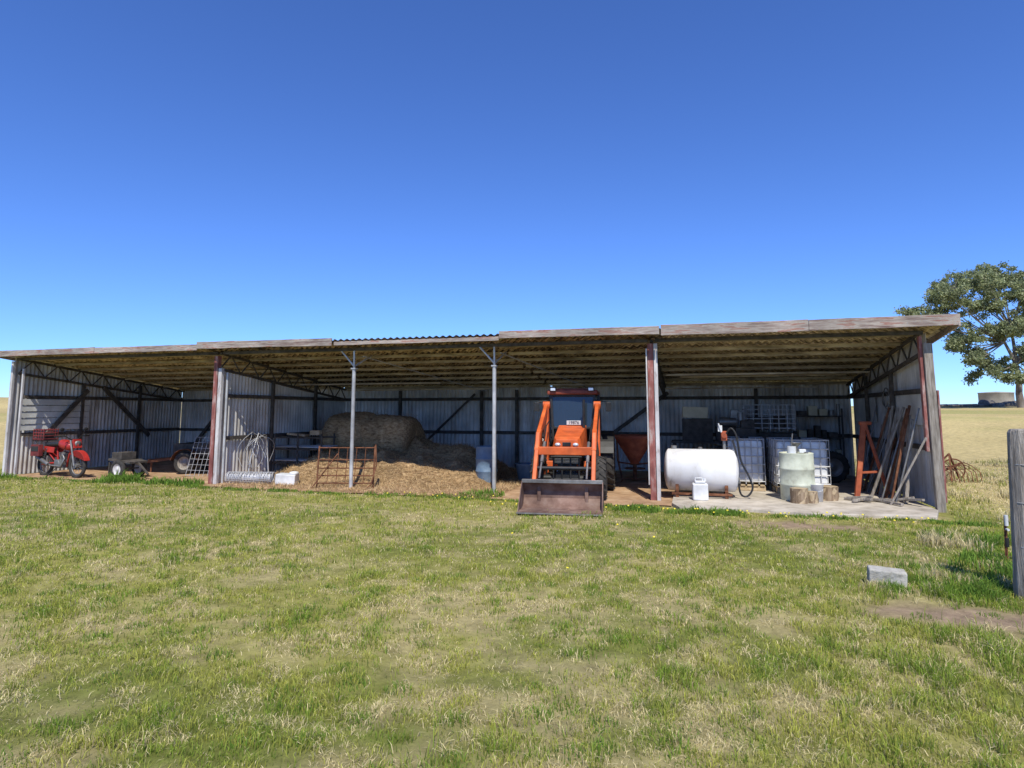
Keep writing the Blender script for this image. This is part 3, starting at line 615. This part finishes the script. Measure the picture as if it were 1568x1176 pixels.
hp=Obj('spreader_hopper',(-1.42,3.0,.02),0); q=hp.p('cone',m_orange_d); q.lathe((0,0,.42),(0,0,1),[(0,.10),(.05,.12),(.6,.46),(.68,.47),(.68,.45),(.6,.43),(.06,.1)],32)
q=hp.p('frame',m_rust)
for sx in (-1,1):
    q.tube([(sx*.42,.0,1.05),(sx*.40,0,.5),(sx*.30,0,.05),(sx*.3,-.25,.02)],.022); q.cyl((sx*.40,0,.45),(0,0,.40),.02)
q.cyl((-.3,0,.06),(.3,0,.06),.022); q.lathe((0,0,.30),(0,0,1),[(0,.001),(0,.25),(.02,.25),(.02,.001)],24); q.cyl((0,0,.06),(0,0,.45),.05); hp.done()

# ---------------------------------------------------------------- right bay
SL=.055
F_=Obj('fuel_tank',(.08,.45,SL),0); q=F_.p('tank',m_white); r_=.40; L_=1.26
q.lathe((-L_/2,0,.50),(1,0,0),[(-.07,.001),(-.06,.17),(-.035,.31),(-.005,r_-.03),(.02,r_),(L_/2-.01,r_),(L_/2,r_+.004),(L_/2+.01,r_),(L_-.02,r_),(L_+.005,r_-.03),(L_+.035,.31),(L_+.06,.17),(L_+.07,.001)],40)
q=F_.p('stand',m_rust,.004)
for x in (-.45,.45):
    for y in (-.28,.28): q.beam((x,y,0),(x,y,.26),.06,.06)
    q.beam((x,-.32,.15),(x,.32,.15),.06,.06)
q.beam((-.55,-.3,.07),(.55,-.3,.07),.04,.04)
q=F_.p('fittings',m_steel); q.cyl((-.50,0,.89),(-.50,0,.96),.06); q.cyl((.0,0,.89),(.0,0,.94),.04); q.cyl((.45,0,.89),(.45,0,1.08),.03)
q=F_.p('pump',m_orange_d,.01); q.box((.45,-.02,1.16),(.11,.11,.18)); q.cyl((.45,-.12,1.17),(.45,.06,1.17),.05); q=F_.p('pump_handle',m_plast,.006); q.cyl((.40,-.1,1.23),(.35,-.1,1.40),.014); q.box((.38,-.06,1.30),(.08,.05,.12))
q=F_.p('hose',m_blk)
hp_=[(.49,-.08,1.2),(.57,-.12,1.31),(.66,-.14,1.2),(.70,-.14,.95),(.74,-.15,.68),(.86,-.16,.42),(.92,-.18,.2),(.82,-.2,.05),(.70,-.22,.10),(.67,-.2,.4),(.65,-.16,.85),(.60,-.12,1.08)]
sm_=[]
for i in range(len(hp_)-1):
    p0,p1,p2,p3=[Vector(hp_[min(max(i+o,0),len(hp_)-1)]) for o in (-1,0,1,2)]
    for s_ in range(5):
        t=s_/5; sm_.append(.5*((2*p1)+(p2-p0)*t+(2*p0-5*p1+4*p2-p3)*t*t+(3*p1-p0-3*p2+p3)*t**3))
sm_.append(Vector(hp_[-1])); q.tube(sm_,.018,10)
F_.done()
j=Obj('jerry_can',(.05,-.12,SL),5,.95); q=j.p('body',m_plast,.025); q.box((0,0,.16),(.29,.24,.32)); q.box((0,0,.345),(.2,.16,.05)); q=j.p('handle',m_plast); q.tube([(-.09,0,.36),(-.08,0,.42),(.04,0,.42),(.05,0,.36)],.014); q=j.p('cap',m_plast); q.cyl((.09,0,.36),(.09,0,.41),.03); j.done()
D=drum('steel_drum',(1.80,.42,SL),m_drum,.30,.86)
q=D.p('clutter_on_top',m_plast,.01); q.cyl((-.08,-.05,.85),(-.08,-.05,.98),.08); q.box((.12,.05,.89),(.12,.1,.07)); q=D.p('funnel',m_steel); q.lathe((.02,.1,.86),(0,0,1),[(0,.03),(.10,.03),(.18,.10)],16); q.cyl((-.08,-.05,.98),(-.05,-.05,1.22),.010); D.done()
def ibc(name,loc,rz_,tank=True,w=1.05,dp=.95,h=1.05,mt=m_plast,base=True,cm=None):
    o=Obj(name,loc,rz_); z0=.14 if base else 0; cr_=.010
    if tank:
        q=o.p('bottle',mt,.06); q.box((0,0,z0+h/2),(w-.06,dp-.06,h-.05)); q=o.p('lid',m_blk); q.cyl((0,0,z0+h-.03),(0,0,z0+h+.04),.09)
    q=o.p('cage',cm or m_wire)
    nz=6
    for k in range(nz):
        z=z0+.06+(h-.06)*k/(nz-1)
        for y in (-dp/2,dp/2): q.cyl((-w/2,y,z),(w/2,y,z),cr_,seg=6)
        for x in (-w/2,w/2): q.cyl((x,-dp/2,z),(x,dp/2,z),cr_,seg=6)
    for x in np.linspace(-w/2,w/2,7):
        for y in (-dp/2,dp/2): q.cyl((x,y,z0),(x,y,z0+h),cr_,seg=6)
    for y in np.linspace(-dp/2,dp/2,6):
        for x in (-w/2,w/2): q.cyl((x,y,z0),(x,y,z0+h),cr_,seg=6)
    if base:
        q=o.p('pallet',m_sawn,.004)
        for y in (-.4,0,.4): q.box((0,y,.05),(w,.1,.09))
        for x in np.linspace(-w/2+.06,w/2-.06,6): q.box((x,0,.115),(.09,dp,.03))
    return o
ibc('ibc_tank',(2.0,1.75,SL),4,w=1.0,h=.92).done()
ibc('ibc_tank.001',(1.0,2.0,SL),-3,w=.75,h=.92).done()
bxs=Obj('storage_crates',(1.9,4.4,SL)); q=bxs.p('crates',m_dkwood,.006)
for (x,z,wx,hz) in ((0,.3,1.3,.55),(-.1,.85,1.1,.5)):
    for k in range(4): q.box((x,-.4,z-hz/2+.07+k*hz/4),(wx,.02,hz/4-.02)); q.box((x,.4,z-hz/2+.07+k*hz/4),(wx,.02,hz/4-.02))
    for sx in (-1,1): q.box((x+sx*(wx/2-.02),0,z),(.03,.8,hz))
    q.box((x,0,z-hz/2+.02),(wx,.8,.03))
bxs.done()
wc=ibc('wire_cage',(1.75,4.35,1.22),0,tank=False,w=1.15,dp=.8,h=.62,base=False); q=wc.p('contents',m_dkwood,.01); q.box((-.25,0,.17),(.45,.5,.3)); q.cyl((.25,0,.02),(.25,0,.35),.14); wc.done()
sv=Obj('storage_shelf',(3.0,5.2,SL)); q=sv.p('shelves',m_dkwood,.005)
for z in (.4,.95,1.5): q.box((0,0,z),(1.1,.4,.03))
for x in (-.54,.54):
    for y in (-.18,.18): q.box((x,y,.85),(.04,.04,1.7))
q=sv.p('cans',m_steel,.005); q3=sv.p('boxes',m_dkwood,.008); q4=sv.p('pale_boxes',m_cream,.008)
for z in (.42,.97,1.52):
    x=-.48
    while x<.45:
        w_=random.uniform(.1,.25); h_=random.uniform(.12,.32); k=random.random()
        if k<.4: q.cyl((x+w_/2,0,z),(x+w_/2,0,z+h_),w_*.42)
        elif k<.85: q3.box((x+w_/2,0,z+h_/2),(w_*.9,.3,h_))
        else: q4.box((x+w_/2,0,z+h_/2),(w_*.9,.3,h_))
        x+=w_+.02
sv.done()
ol=Obj('oil_drum',(1.15,3.6,SL)); 
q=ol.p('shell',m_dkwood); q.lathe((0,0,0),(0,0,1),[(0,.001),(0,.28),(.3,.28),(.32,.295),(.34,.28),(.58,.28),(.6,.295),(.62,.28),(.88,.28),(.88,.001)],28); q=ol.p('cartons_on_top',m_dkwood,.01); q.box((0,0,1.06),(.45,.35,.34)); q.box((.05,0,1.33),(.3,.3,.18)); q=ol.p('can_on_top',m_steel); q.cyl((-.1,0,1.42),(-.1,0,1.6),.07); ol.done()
wb=Obj('workbench',(.25,4.6,SL)); q=wb.p('bench',m_dkwood,.006); q.box((0,0,.85),(1.7,.6,.06))
for x in (-.78,.78):
    for y in (-.25,.25): q.box((x,y,.41),(.08,.08,.82))
q.box((0,0,.3),(1.6,.5,.03))
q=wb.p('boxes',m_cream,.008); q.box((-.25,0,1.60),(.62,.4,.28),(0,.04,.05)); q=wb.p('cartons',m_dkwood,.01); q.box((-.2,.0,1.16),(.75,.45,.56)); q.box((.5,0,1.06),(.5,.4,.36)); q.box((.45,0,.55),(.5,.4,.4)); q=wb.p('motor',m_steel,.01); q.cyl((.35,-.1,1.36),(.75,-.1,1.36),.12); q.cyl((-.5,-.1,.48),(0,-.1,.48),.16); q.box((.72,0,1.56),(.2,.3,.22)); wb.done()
wh=Obj('machine_wheel',(3.0,3.6,SL),20); a1=wh.p('tyre',m_rub); a2=wh.p('rim',m_steel); tyre(a1,a2,(0,0,.36),(.2,1,.1),.36,.18,14); wh.done()
sf=Obj('orange_a_frame',(3.22,1.35,SL),10); q=sf.p('legs',m_orange_d,.004)
q.beam((-.28,-.1,0),(-.02,.05,1.42),.09,.06); q.beam((.30,-.1,0.05),(.0,.05,1.40),.05,.05); q.beam((-.2,-.06,.45),(.2,-.06,.47),.04,.04); q.beam((.02,.06,1.4),(.1,.7,0),.05,.05); q.cyl((-.1,.05,1.40),(.12,.05,1.40),.035); sf.done()
def log(name,loc,r,h,rot=0):
    o=Obj(name,loc,rot); q=o.p('bark',m_log); q.lathe((0,0,0),(0,0,1),[(0,r),(h*.3,r*1.03),(h*.7,r*.98),(h,r)],18,True,jit=.012); q=o.p('cut_face',m_sawn); q.cyl((0,0,.0),(0,0,h-.002),r*.985,seg=18); o.done()
log('sawn_log',(1.76,-.02,SL),.15,.26); log('sawn_log.001',(2.32,.55,SL),.19,.25); log('sawn_log.002',(1.98,.05,SL),.10,.20)
pb=Obj('paint_bucket',(2.08,.28,SL)); q=pb.p('bucket',m_plast); q.lathe((0,0,0),(0,0,1),[(0,.001),(0,.12),(.3,.14),(.31,.15),(.31,.13),(.03,.11),(.03,.001)],20); q.tube([(-.14,0,.28),(-.1,-.1,.2),(0,-.15,.18),(.1,-.1,.2),(.14,0,.28)],.004); pb.done()
lp_=Obj('leaning_timber_poles'); q1=lp_.p('timber',m_timber,.006); q2=lp_.p('steel',m_steel); q3=lp_.p('dark',m_rust)
for i in range(22):
    y=.1+i*.12+random.uniform(-.05,.05); x0=3.70-random.uniform(.05,.40)-(.12 if i%3==0 else 0); hgt=random.uniform(.9,1.85); xt=3.83; yt=y+random.uniform(-.25,.35)
    k=i%5
    if k in (0,2): q1.beam((x0,y,SL),(xt,yt,hgt),random.choice((.04,.06,.08)),.035)
    elif k==1: q2.cyl((x0,y,SL),(xt,yt,hgt),.016)
    elif k==3: q3.beam((x0,y,SL),(xt,yt,hgt),.04,.04)
    else: q1.cyl((x0,y,SL),(xt,yt,hgt),.03,.025,seg=8)
for i in range(7):
    x0=random.uniform(2.6,3.4); q1.beam((x0,random.uniform(.2,1.0),SL+.03),(x0+random.uniform(.3,.4),random.uniform(-.1,.6),SL+.04+.03*i%.1),.06,.04)
lp_.done()
hr=Obj('hanging_belt',(3.86,2.3,1.95)); q=hr.p('loop',m_steel); q.torus((0,0,0),(1,0,0),.22,.012); q.torus((-.02,.03,-.02),(1,.1,0),.15,.01); hr.done()

# ---------------------------------------------------------------- outdoor objects
fp=Obj('timber_fence_post',(2.95,-5.52,-.05)); q=fp.p('post',m_timber,.01)
pr=[(0,.15),(.3,.145),(.8,.138),(1.3,.132),(1.54,.128),(1.575,.11),(1.58,.001)]
q.lathe((0,0,0),(.02,0,1),pr,11,False,jit=.010); q=fp.p('wire',m_wire); 
for z in (.5,.9,1.25): q.torus((.015+z*.02,0,z),(0,0,1),.145,.003,20,4)
fp.done()
sp_=Obj('steel_picket',(3.40,-3.85,-.02)); q=sp_.p('picket',m_rust); q.beam((0,0,0),(.02,0,.50),.03,.008); q.beam((0,0,0),(.02,0,.50),.008,.03); q=sp_.p('insulator',m_plast); q.cyl((.02,-.02,.40),(.02,-.02,.52),.02); q.cyl((.02,-.06,.36),(.02,.0,.36),.014); q=sp_.p('tape',m_blk); q.cyl((.015,0,.16),(.018,0,.26),.022); sp_.done()
cbk=Obj('concrete_block',(1.78,-5.38,-.04),-6); q=cbk.p('block',m_block,.015); q.box((0,0,.09),(.33,.17,.18),(.05,.05,0)); cbk.done()
ry=Obj('rusty_hay_rake',(5.80,5.2,0),20,.85); q=ry.p('frame',m_rust)
q.beam((-.6,0,.12),(.5,.1,.5),.05,.05); q.beam((-.5,.3,.05),(.1,0,.78),.045,.045); q.beam((.6,.3,.05),(.1,0,.78),.045,.045); q.beam((-.1,-.3,.03),(.1,0,.78),.04,.04)
for i in range(9):
    x=-.5+i*.13; q.tube([(x,.05,.3+.03*i),(x+.06,-.2,.45),(x+.1,-.42,.3),(x+.12,-.45,.02)],.012,6)
q.torus((.35,.2,.32),(.3,1,.1),.30,.02); 
for i in range(8): a_=i*math.pi/4; q.cyl((.35,.2,.32),(.35+.3*math.cos(a_),.2-.08*math.cos(a_),.32+.3*math.sin(a_)),.008,seg=5)
q.cyl((-.7,.2,.05),(-.2,.1,.62),.02); ry.done()
hz=float(hfun(np.array([49.9]),np.array([115.9]))[0])
wt=Obj('concrete_water_tank',(49.9,115.9,hz-.2)); q=wt.p('wall',m_tankc); q.lathe((0,0,0),(0,0,1),[(0,2.5),(2.25,2.5),(2.3,2.56),(2.42,2.56),(2.44,2.4),(2.6,.001)],40); q=wt.p('outlet',m_steel); q.cyl((-2.4,-1,.3),(-3.1,-1.4,.3),.05); wt.done()
rk_=Obj('fallen_logs'); q=rk_.p('logs',m_rock)
for i in range(30):
    t=.66+.17*i/29; z=80+random.uniform(-2,3); lat=t*z; x=.962*lat-.274*z; y=.274*lat+.962*z-12.7; h=float(hfun(np.array([x]),np.array([y]))[0])
    if t>.735: q.ell((x,y,h+.1),(random.uniform(.5,1.3),.5,random.uniform(.3,.8)),(0,random.uniform(-.2,.2),.3),10,6,.8)
    else: q.cyl((x,y,h+.15),(x+random.uniform(.8,2),y,h+.2),.18,seg=7)
rk_.done()

# ---------------------------------------------------------------- gum tree
tx,ty_=31.9,69.2; hz=float(hfun(np.array([tx]),np.array([ty_]))[0])
TR=Obj('eucalyptus_tree',(tx,ty_,hz-.2),15.9)
q=TR.p('trunk',m_bark)
def zz(v): return (622-v)*70/984+1.7-hz+.2
def xx(u_): return (u_-1530)*70/984
main=[(1568,408,1.9),(1528,410,1.6),(1500,426,1.7),(1466,430,1.5),(1446,446,1.3),(1428,470,1.0),(1408,482,.8),(1478,462,1.4),(1520,455,1.6),(1560,440,1.9),(1600,420,2.2),(1630,440,2.2),(1655,470,1.9),(1680,500,1.6),(1490,502,1.1),(1472,520,.9),(1535,495,1.4),(1570,490,1.6),(1610,490,1.8),(1650,520,1.6),(1510,534,1.1),(1488,546,.7),(1545,548,.9),(1522,564,.7),(1600,540,1.2),(1590,455,1.8),(1558,572,.7),(1575,530,1.0),(1640,550,1.1)]
base=Vector((xx(1566),0,0)); 
q.tube([base,base+Vector((-.15,0,1.8)),base+Vector((.1,.1,3.4)),base+Vector((-.2,0,5.0))],[.42,.32,.27,.24],10)
fork=base+Vector((-.2,0,5.0)); f2=fork+Vector((1.6,.3,2.6)); f1=fork+Vector((-1.2,-.2,2.4)); f3=fork+Vector((.3,.6,4.0))
for f in (f1,f2,f3): q.tube([fork,(fork+f)/2+Vector((.15,.1,-.1)),f],[.2,.17,.13],8)
LV=[];LC=[]
for (u_,v_,r_) in main:
    for layer in range(2):
        c=Vector((xx(u_),random.uniform(-3.0,3.0) if layer else random.uniform(-1.5,1.5),zz(v_)+random.uniform(-.3,.3)))
        src=min((f1,f2,f3,fork),key=lambda f:(f-c).length)
        mid=(src+c)/2+Vector((random.uniform(-.4,.4),random.uniform(-.4,.4),random.uniform(-.6,.1)))
        q.tube([src,mid,c],[.09,.06,.02],6)
        ns=int(4+r_*5.5)
        for s_ in range(ns):
            d=Vector((random.gauss(0,1),random.gauss(0,1),random.gauss(0,.75)))
            d=d.normalized()*r_*random.uniform(.3,1.2); sc_=c+d; sr=random.uniform(.24,.62)
            if random.random()<.4: q.tube([c,(c+sc_)/2+Vector((0,0,-.1)),sc_],[.03,.02,.01],4)
            nl=int(135*sr/.5); tone=random.uniform(.6,1.3)
            pos=rng.normal(0,sr*.5,(nl,3))*np.array([1,1,.85])+np.array(sc_)
            LV.append(pos); LC.append(np.full(nl,tone))
P=np.concatenate(LV); TN=np.concatenate(LC); N=len(P)
a_=rng.uniform(0,6.28,N); tl=rng.uniform(-1.3,.3,N); l=rng.uniform(.16,.34,N); wd=rng.uniform(.05,.10,N)
D=np.stack([np.cos(a_)*np.cos(tl),np.sin(a_)*np.cos(tl),np.sin(tl)],1)*l[:,None]; b2=rng.uniform(0,6.28,N)
W=np.cross(D,np.stack([np.cos(b2),np.sin(b2),rng.uniform(-.6,.6,N)],1)); W/=np.linalg.norm(W,axis=1)[:,None]+1e-6; W*=wd[:,None]
V=np.empty((N,4,3)); V[:,0]=P; V[:,1]=P+D*.5+W; V[:,2]=P+D; V[:,3]=P+D*.5-W
c0=np.array([.20,.24,.11]); c1=np.array([.38,.40,.23]); m_=rng.random((N,1))**2; cc=(c0*(1-m_)+c1*m_)*TN[:,None]
npmesh('foliage',V.reshape(-1,3),np.arange(N*4).reshape(N,4),None,m_leaf,np.repeat(cc,4,0),parent=TR.e); TR.done()
# ---------------------------------------------------------------- grass
def blades(x,y,h,wd,c,curve=.5,seed=0):
    N=len(x); z=hfun(x,y)-.005; a_=rng.uniform(0,6.28,N); f=rng.uniform(0,6.28,N); ln=rng.uniform(.15,1.0,N)*curve
    P=np.stack([x,y,z],1); W=np.stack([np.cos(a_)*wd,np.sin(a_)*wd,0*a_],1)
    d1=np.stack([np.cos(f)*ln*h*.35,np.sin(f)*ln*h*.35,h*.6],1); d2=np.stack([np.cos(f)*ln*h*1.1,np.sin(f)*ln*h*1.1,h*(1-.25*ln)],1)
    V=np.empty((N,5,3)); V[:,0]=P-W; V[:,1]=P+W; V[:,2]=P+d1+W*.7; V[:,3]=P+d1-W*.7; V[:,4]=P+d2
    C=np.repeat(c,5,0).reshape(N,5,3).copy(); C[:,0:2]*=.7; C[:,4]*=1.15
    k=np.arange(N)*5; F4=np.stack([k,k+1,k+2,k+3],1); F3=np.stack([k+3,k+2,k+4],1)
    return V.reshape(-1,3),F4,F3,C.reshape(-1,3)
acc=[]
def ok(x,y):
    o=np.ones(len(x),bool)
    o&=~((x>-.6)&(x<3.9)&(y>-1.1)&(y<6)); o&=~((x>-17.4)&(x<4.0)&(y>dirtfront(x)))
    return o
def field(z0,z1,dens,h,wd):
    area=(z1-z0)*(z0+z1)/2*2*1.0+(z1-z0)*2
    N=int(area*dens); z=np.sqrt(rng.uniform(z0**2,z1**2,N)); lat=rng.uniform(-1,1,N)*(z*1.0+.6)
    x=.962*lat-.274*z; y=.274*lat+.962*z-12.7
    k=ok(x,y); x=x[k];y=y[k]
    c1=vnoise(x+3,y+8,.11); clump=fbm(x,y,.22); den=.15+.85*sstep(.28,.60,clump)+.35*(c1-.4)
    for sx,sy,rx,ry in SOIL: den=den-1.0*np.exp(-(((x-sx)/rx)**2+((y-sy)/ry)**2)**1.5)
    k=rng.random(len(x))<den; x=x[k];y=y[k]; c1=c1[k]; N=len(x)
    lush=sstep(.5,.70,.5*fbm(x+7,y-3,.7)+.5*vnoise(x,y,.16)); edge=sstep(.2,2.6,x)*sstep(-4.5,-6,y)
    H=h*rng.uniform(.4,1.25,N)*(.35+1.2*fbm(x,y,.20))*(1+.7*lush)*(1+.8*edge)
    n1=fbm(x,y,1.3); n2=.45*drynoise(x,y)+.55*vnoise(x-4,y+2,.14); rr=rng.random(N)
    pstraw=np.clip(.14+.7*sstep(.46,.64,n2)*(1-.7*lush)+.6*sstep(4.2,5.5,x)*sstep(-4,-.5,y),0,.95)
    green=np.array([.21,.32,.04]); yg=np.array([.45,.455,.09]); straw=np.array([.76,.65,.36])
    t=np.clip(sstep(.25,.6,.4*n1+.6*c1)*.9+.18-.5*lush-.4*edge+rng.normal(0,.2,N),0,1)[:,None]
    c=green*(1-t)+yg*t; s=(rr<pstraw)[:,None]; c=np.where(s,straw,c)*rng.uniform(.6,1.35,(N,1))
    H=np.where(s[:,0],H*.7,H); cur=np.where(s[:,0],1.6,.8)
    acc.append(blades(x,y,H,wd*rng.uniform(.6,1.2,N),c,cur))
field(1.6,4.5,5200,.052,.0026); field(4.5,7,3200,.052,.0034); field(7,10,1800,.052,.0046); field(10,19,700,.055,.0065)
def tuft(cx,cy,n_,rad,h,col,wd=.004,cur=.6):
    a_=rng.uniform(0,6.28,n_); r=rad*np.sqrt(rng.random(n_)); x=cx+r*np.cos(a_); y=cy+r*np.sin(a_)
    acc.append(blades(x,y,h*rng.uniform(.4,1.1,n_)*(1-.5*r/rad),np.full(n_,wd),np.array(col)*rng.uniform(.6,1.3,(n_,1)),cur))
gr_=(.17,.29,.045); st_=(.68,.58,.32)
for i in range(30): 
    x=random.uniform(-.6,4.2); tuft(x,-1.24-random.uniform(0,.25),70,.14,random.uniform(.05,.13),gr_,.007)
for i in range(20): tuft(random.uniform(-1.3,.6),-1.25-random.uniform(0,.3),90,.16,random.uniform(.10,.22),gr_,.009)
for i in range(90):
    x=random.uniform(-17.6,-.9); tuft(x,float(dirtfront(np.array([x]))[0])-random.uniform(-.08,.25),60,.15,random.uniform(.05,.13),gr_,.009)
for x,y,h in ((-13.3,-.35,.42),(-13.0,-.25,.36),(-13.6,-.4,.3),(-12.2,-.3,.25),(-11.6,-.3,.28),(-11.2,-.35,.26),(-4.0,-.3,.25),(-4.3,-.4,.22),(-16.9,-.4,.2)): tuft(x,y,160,.3,h,gr_,.012)
for i in range(26): tuft(3.0+random.uniform(-.9,.35),-5.2+random.uniform(-.6,.7),110,.14,random.uniform(.12,.28),random.choice((gr_,gr_,st_)),.004)
for i in range(12): tuft(1.80+random.uniform(-.35,.35),-5.54+random.uniform(-.15,.1),100,.10,random.uniform(.08,.17),random.choice((st_,gr_)),.0035)
for i in range(26): tuft(3.3+random.uniform(-.5,.8),-3.9+random.uniform(-1.2,1.2),90,.2,random.uniform(.12,.3),random.choice((gr_,st_)),.006)
for i in range(220): tuft(random.uniform(4.3,13),random.uniform(-1.0,12),60,.3,random.uniform(.12,.35),random.choice((st_,st_,(.42,.40,.14))),.010)
for i in range(160):
    z=random.uniform(2.6,9); lat=z*random.uniform(-.9,.9); tuft(.962*lat-.274*z,.274*lat+.962*z-12.7,70,.10,random.uniform(.05,.10),(.19,.31,.045),.003)
off=0; Vs=[];A4=[];A3=[];Cs=[]
for v_,f4,f3,c_ in acc: Vs.append(v_);A4.append(f4+off);A3.append(f3+off);Cs.append(c_); off+=len(v_)
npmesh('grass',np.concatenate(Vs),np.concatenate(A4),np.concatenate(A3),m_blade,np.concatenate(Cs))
# dandelions
fl=Obj('yellow_flowers'); q=fl.p('flower_heads',m_yel)
for i in range(64):
    if i<60: x=random.choice((random.uniform(-6,-1),random.uniform(-1.2,.8),random.uniform(1,3.5))); y=-1.3-abs(random.gauss(0,.18))+(.55 if x<-3.6 else 0)
    else: x=random.uniform(-4,0); y=random.uniform(-7,-3)
    z=float(hfun(np.array([x]),np.array([y]))[0])+random.uniform(.04,.09); q.lathe((x,y,z),(random.uniform(-.3,.3),random.uniform(-.8,0),1),[(0,.004),(.006,.018),(.012,.013),(.014,.001)],8)
fl.done()
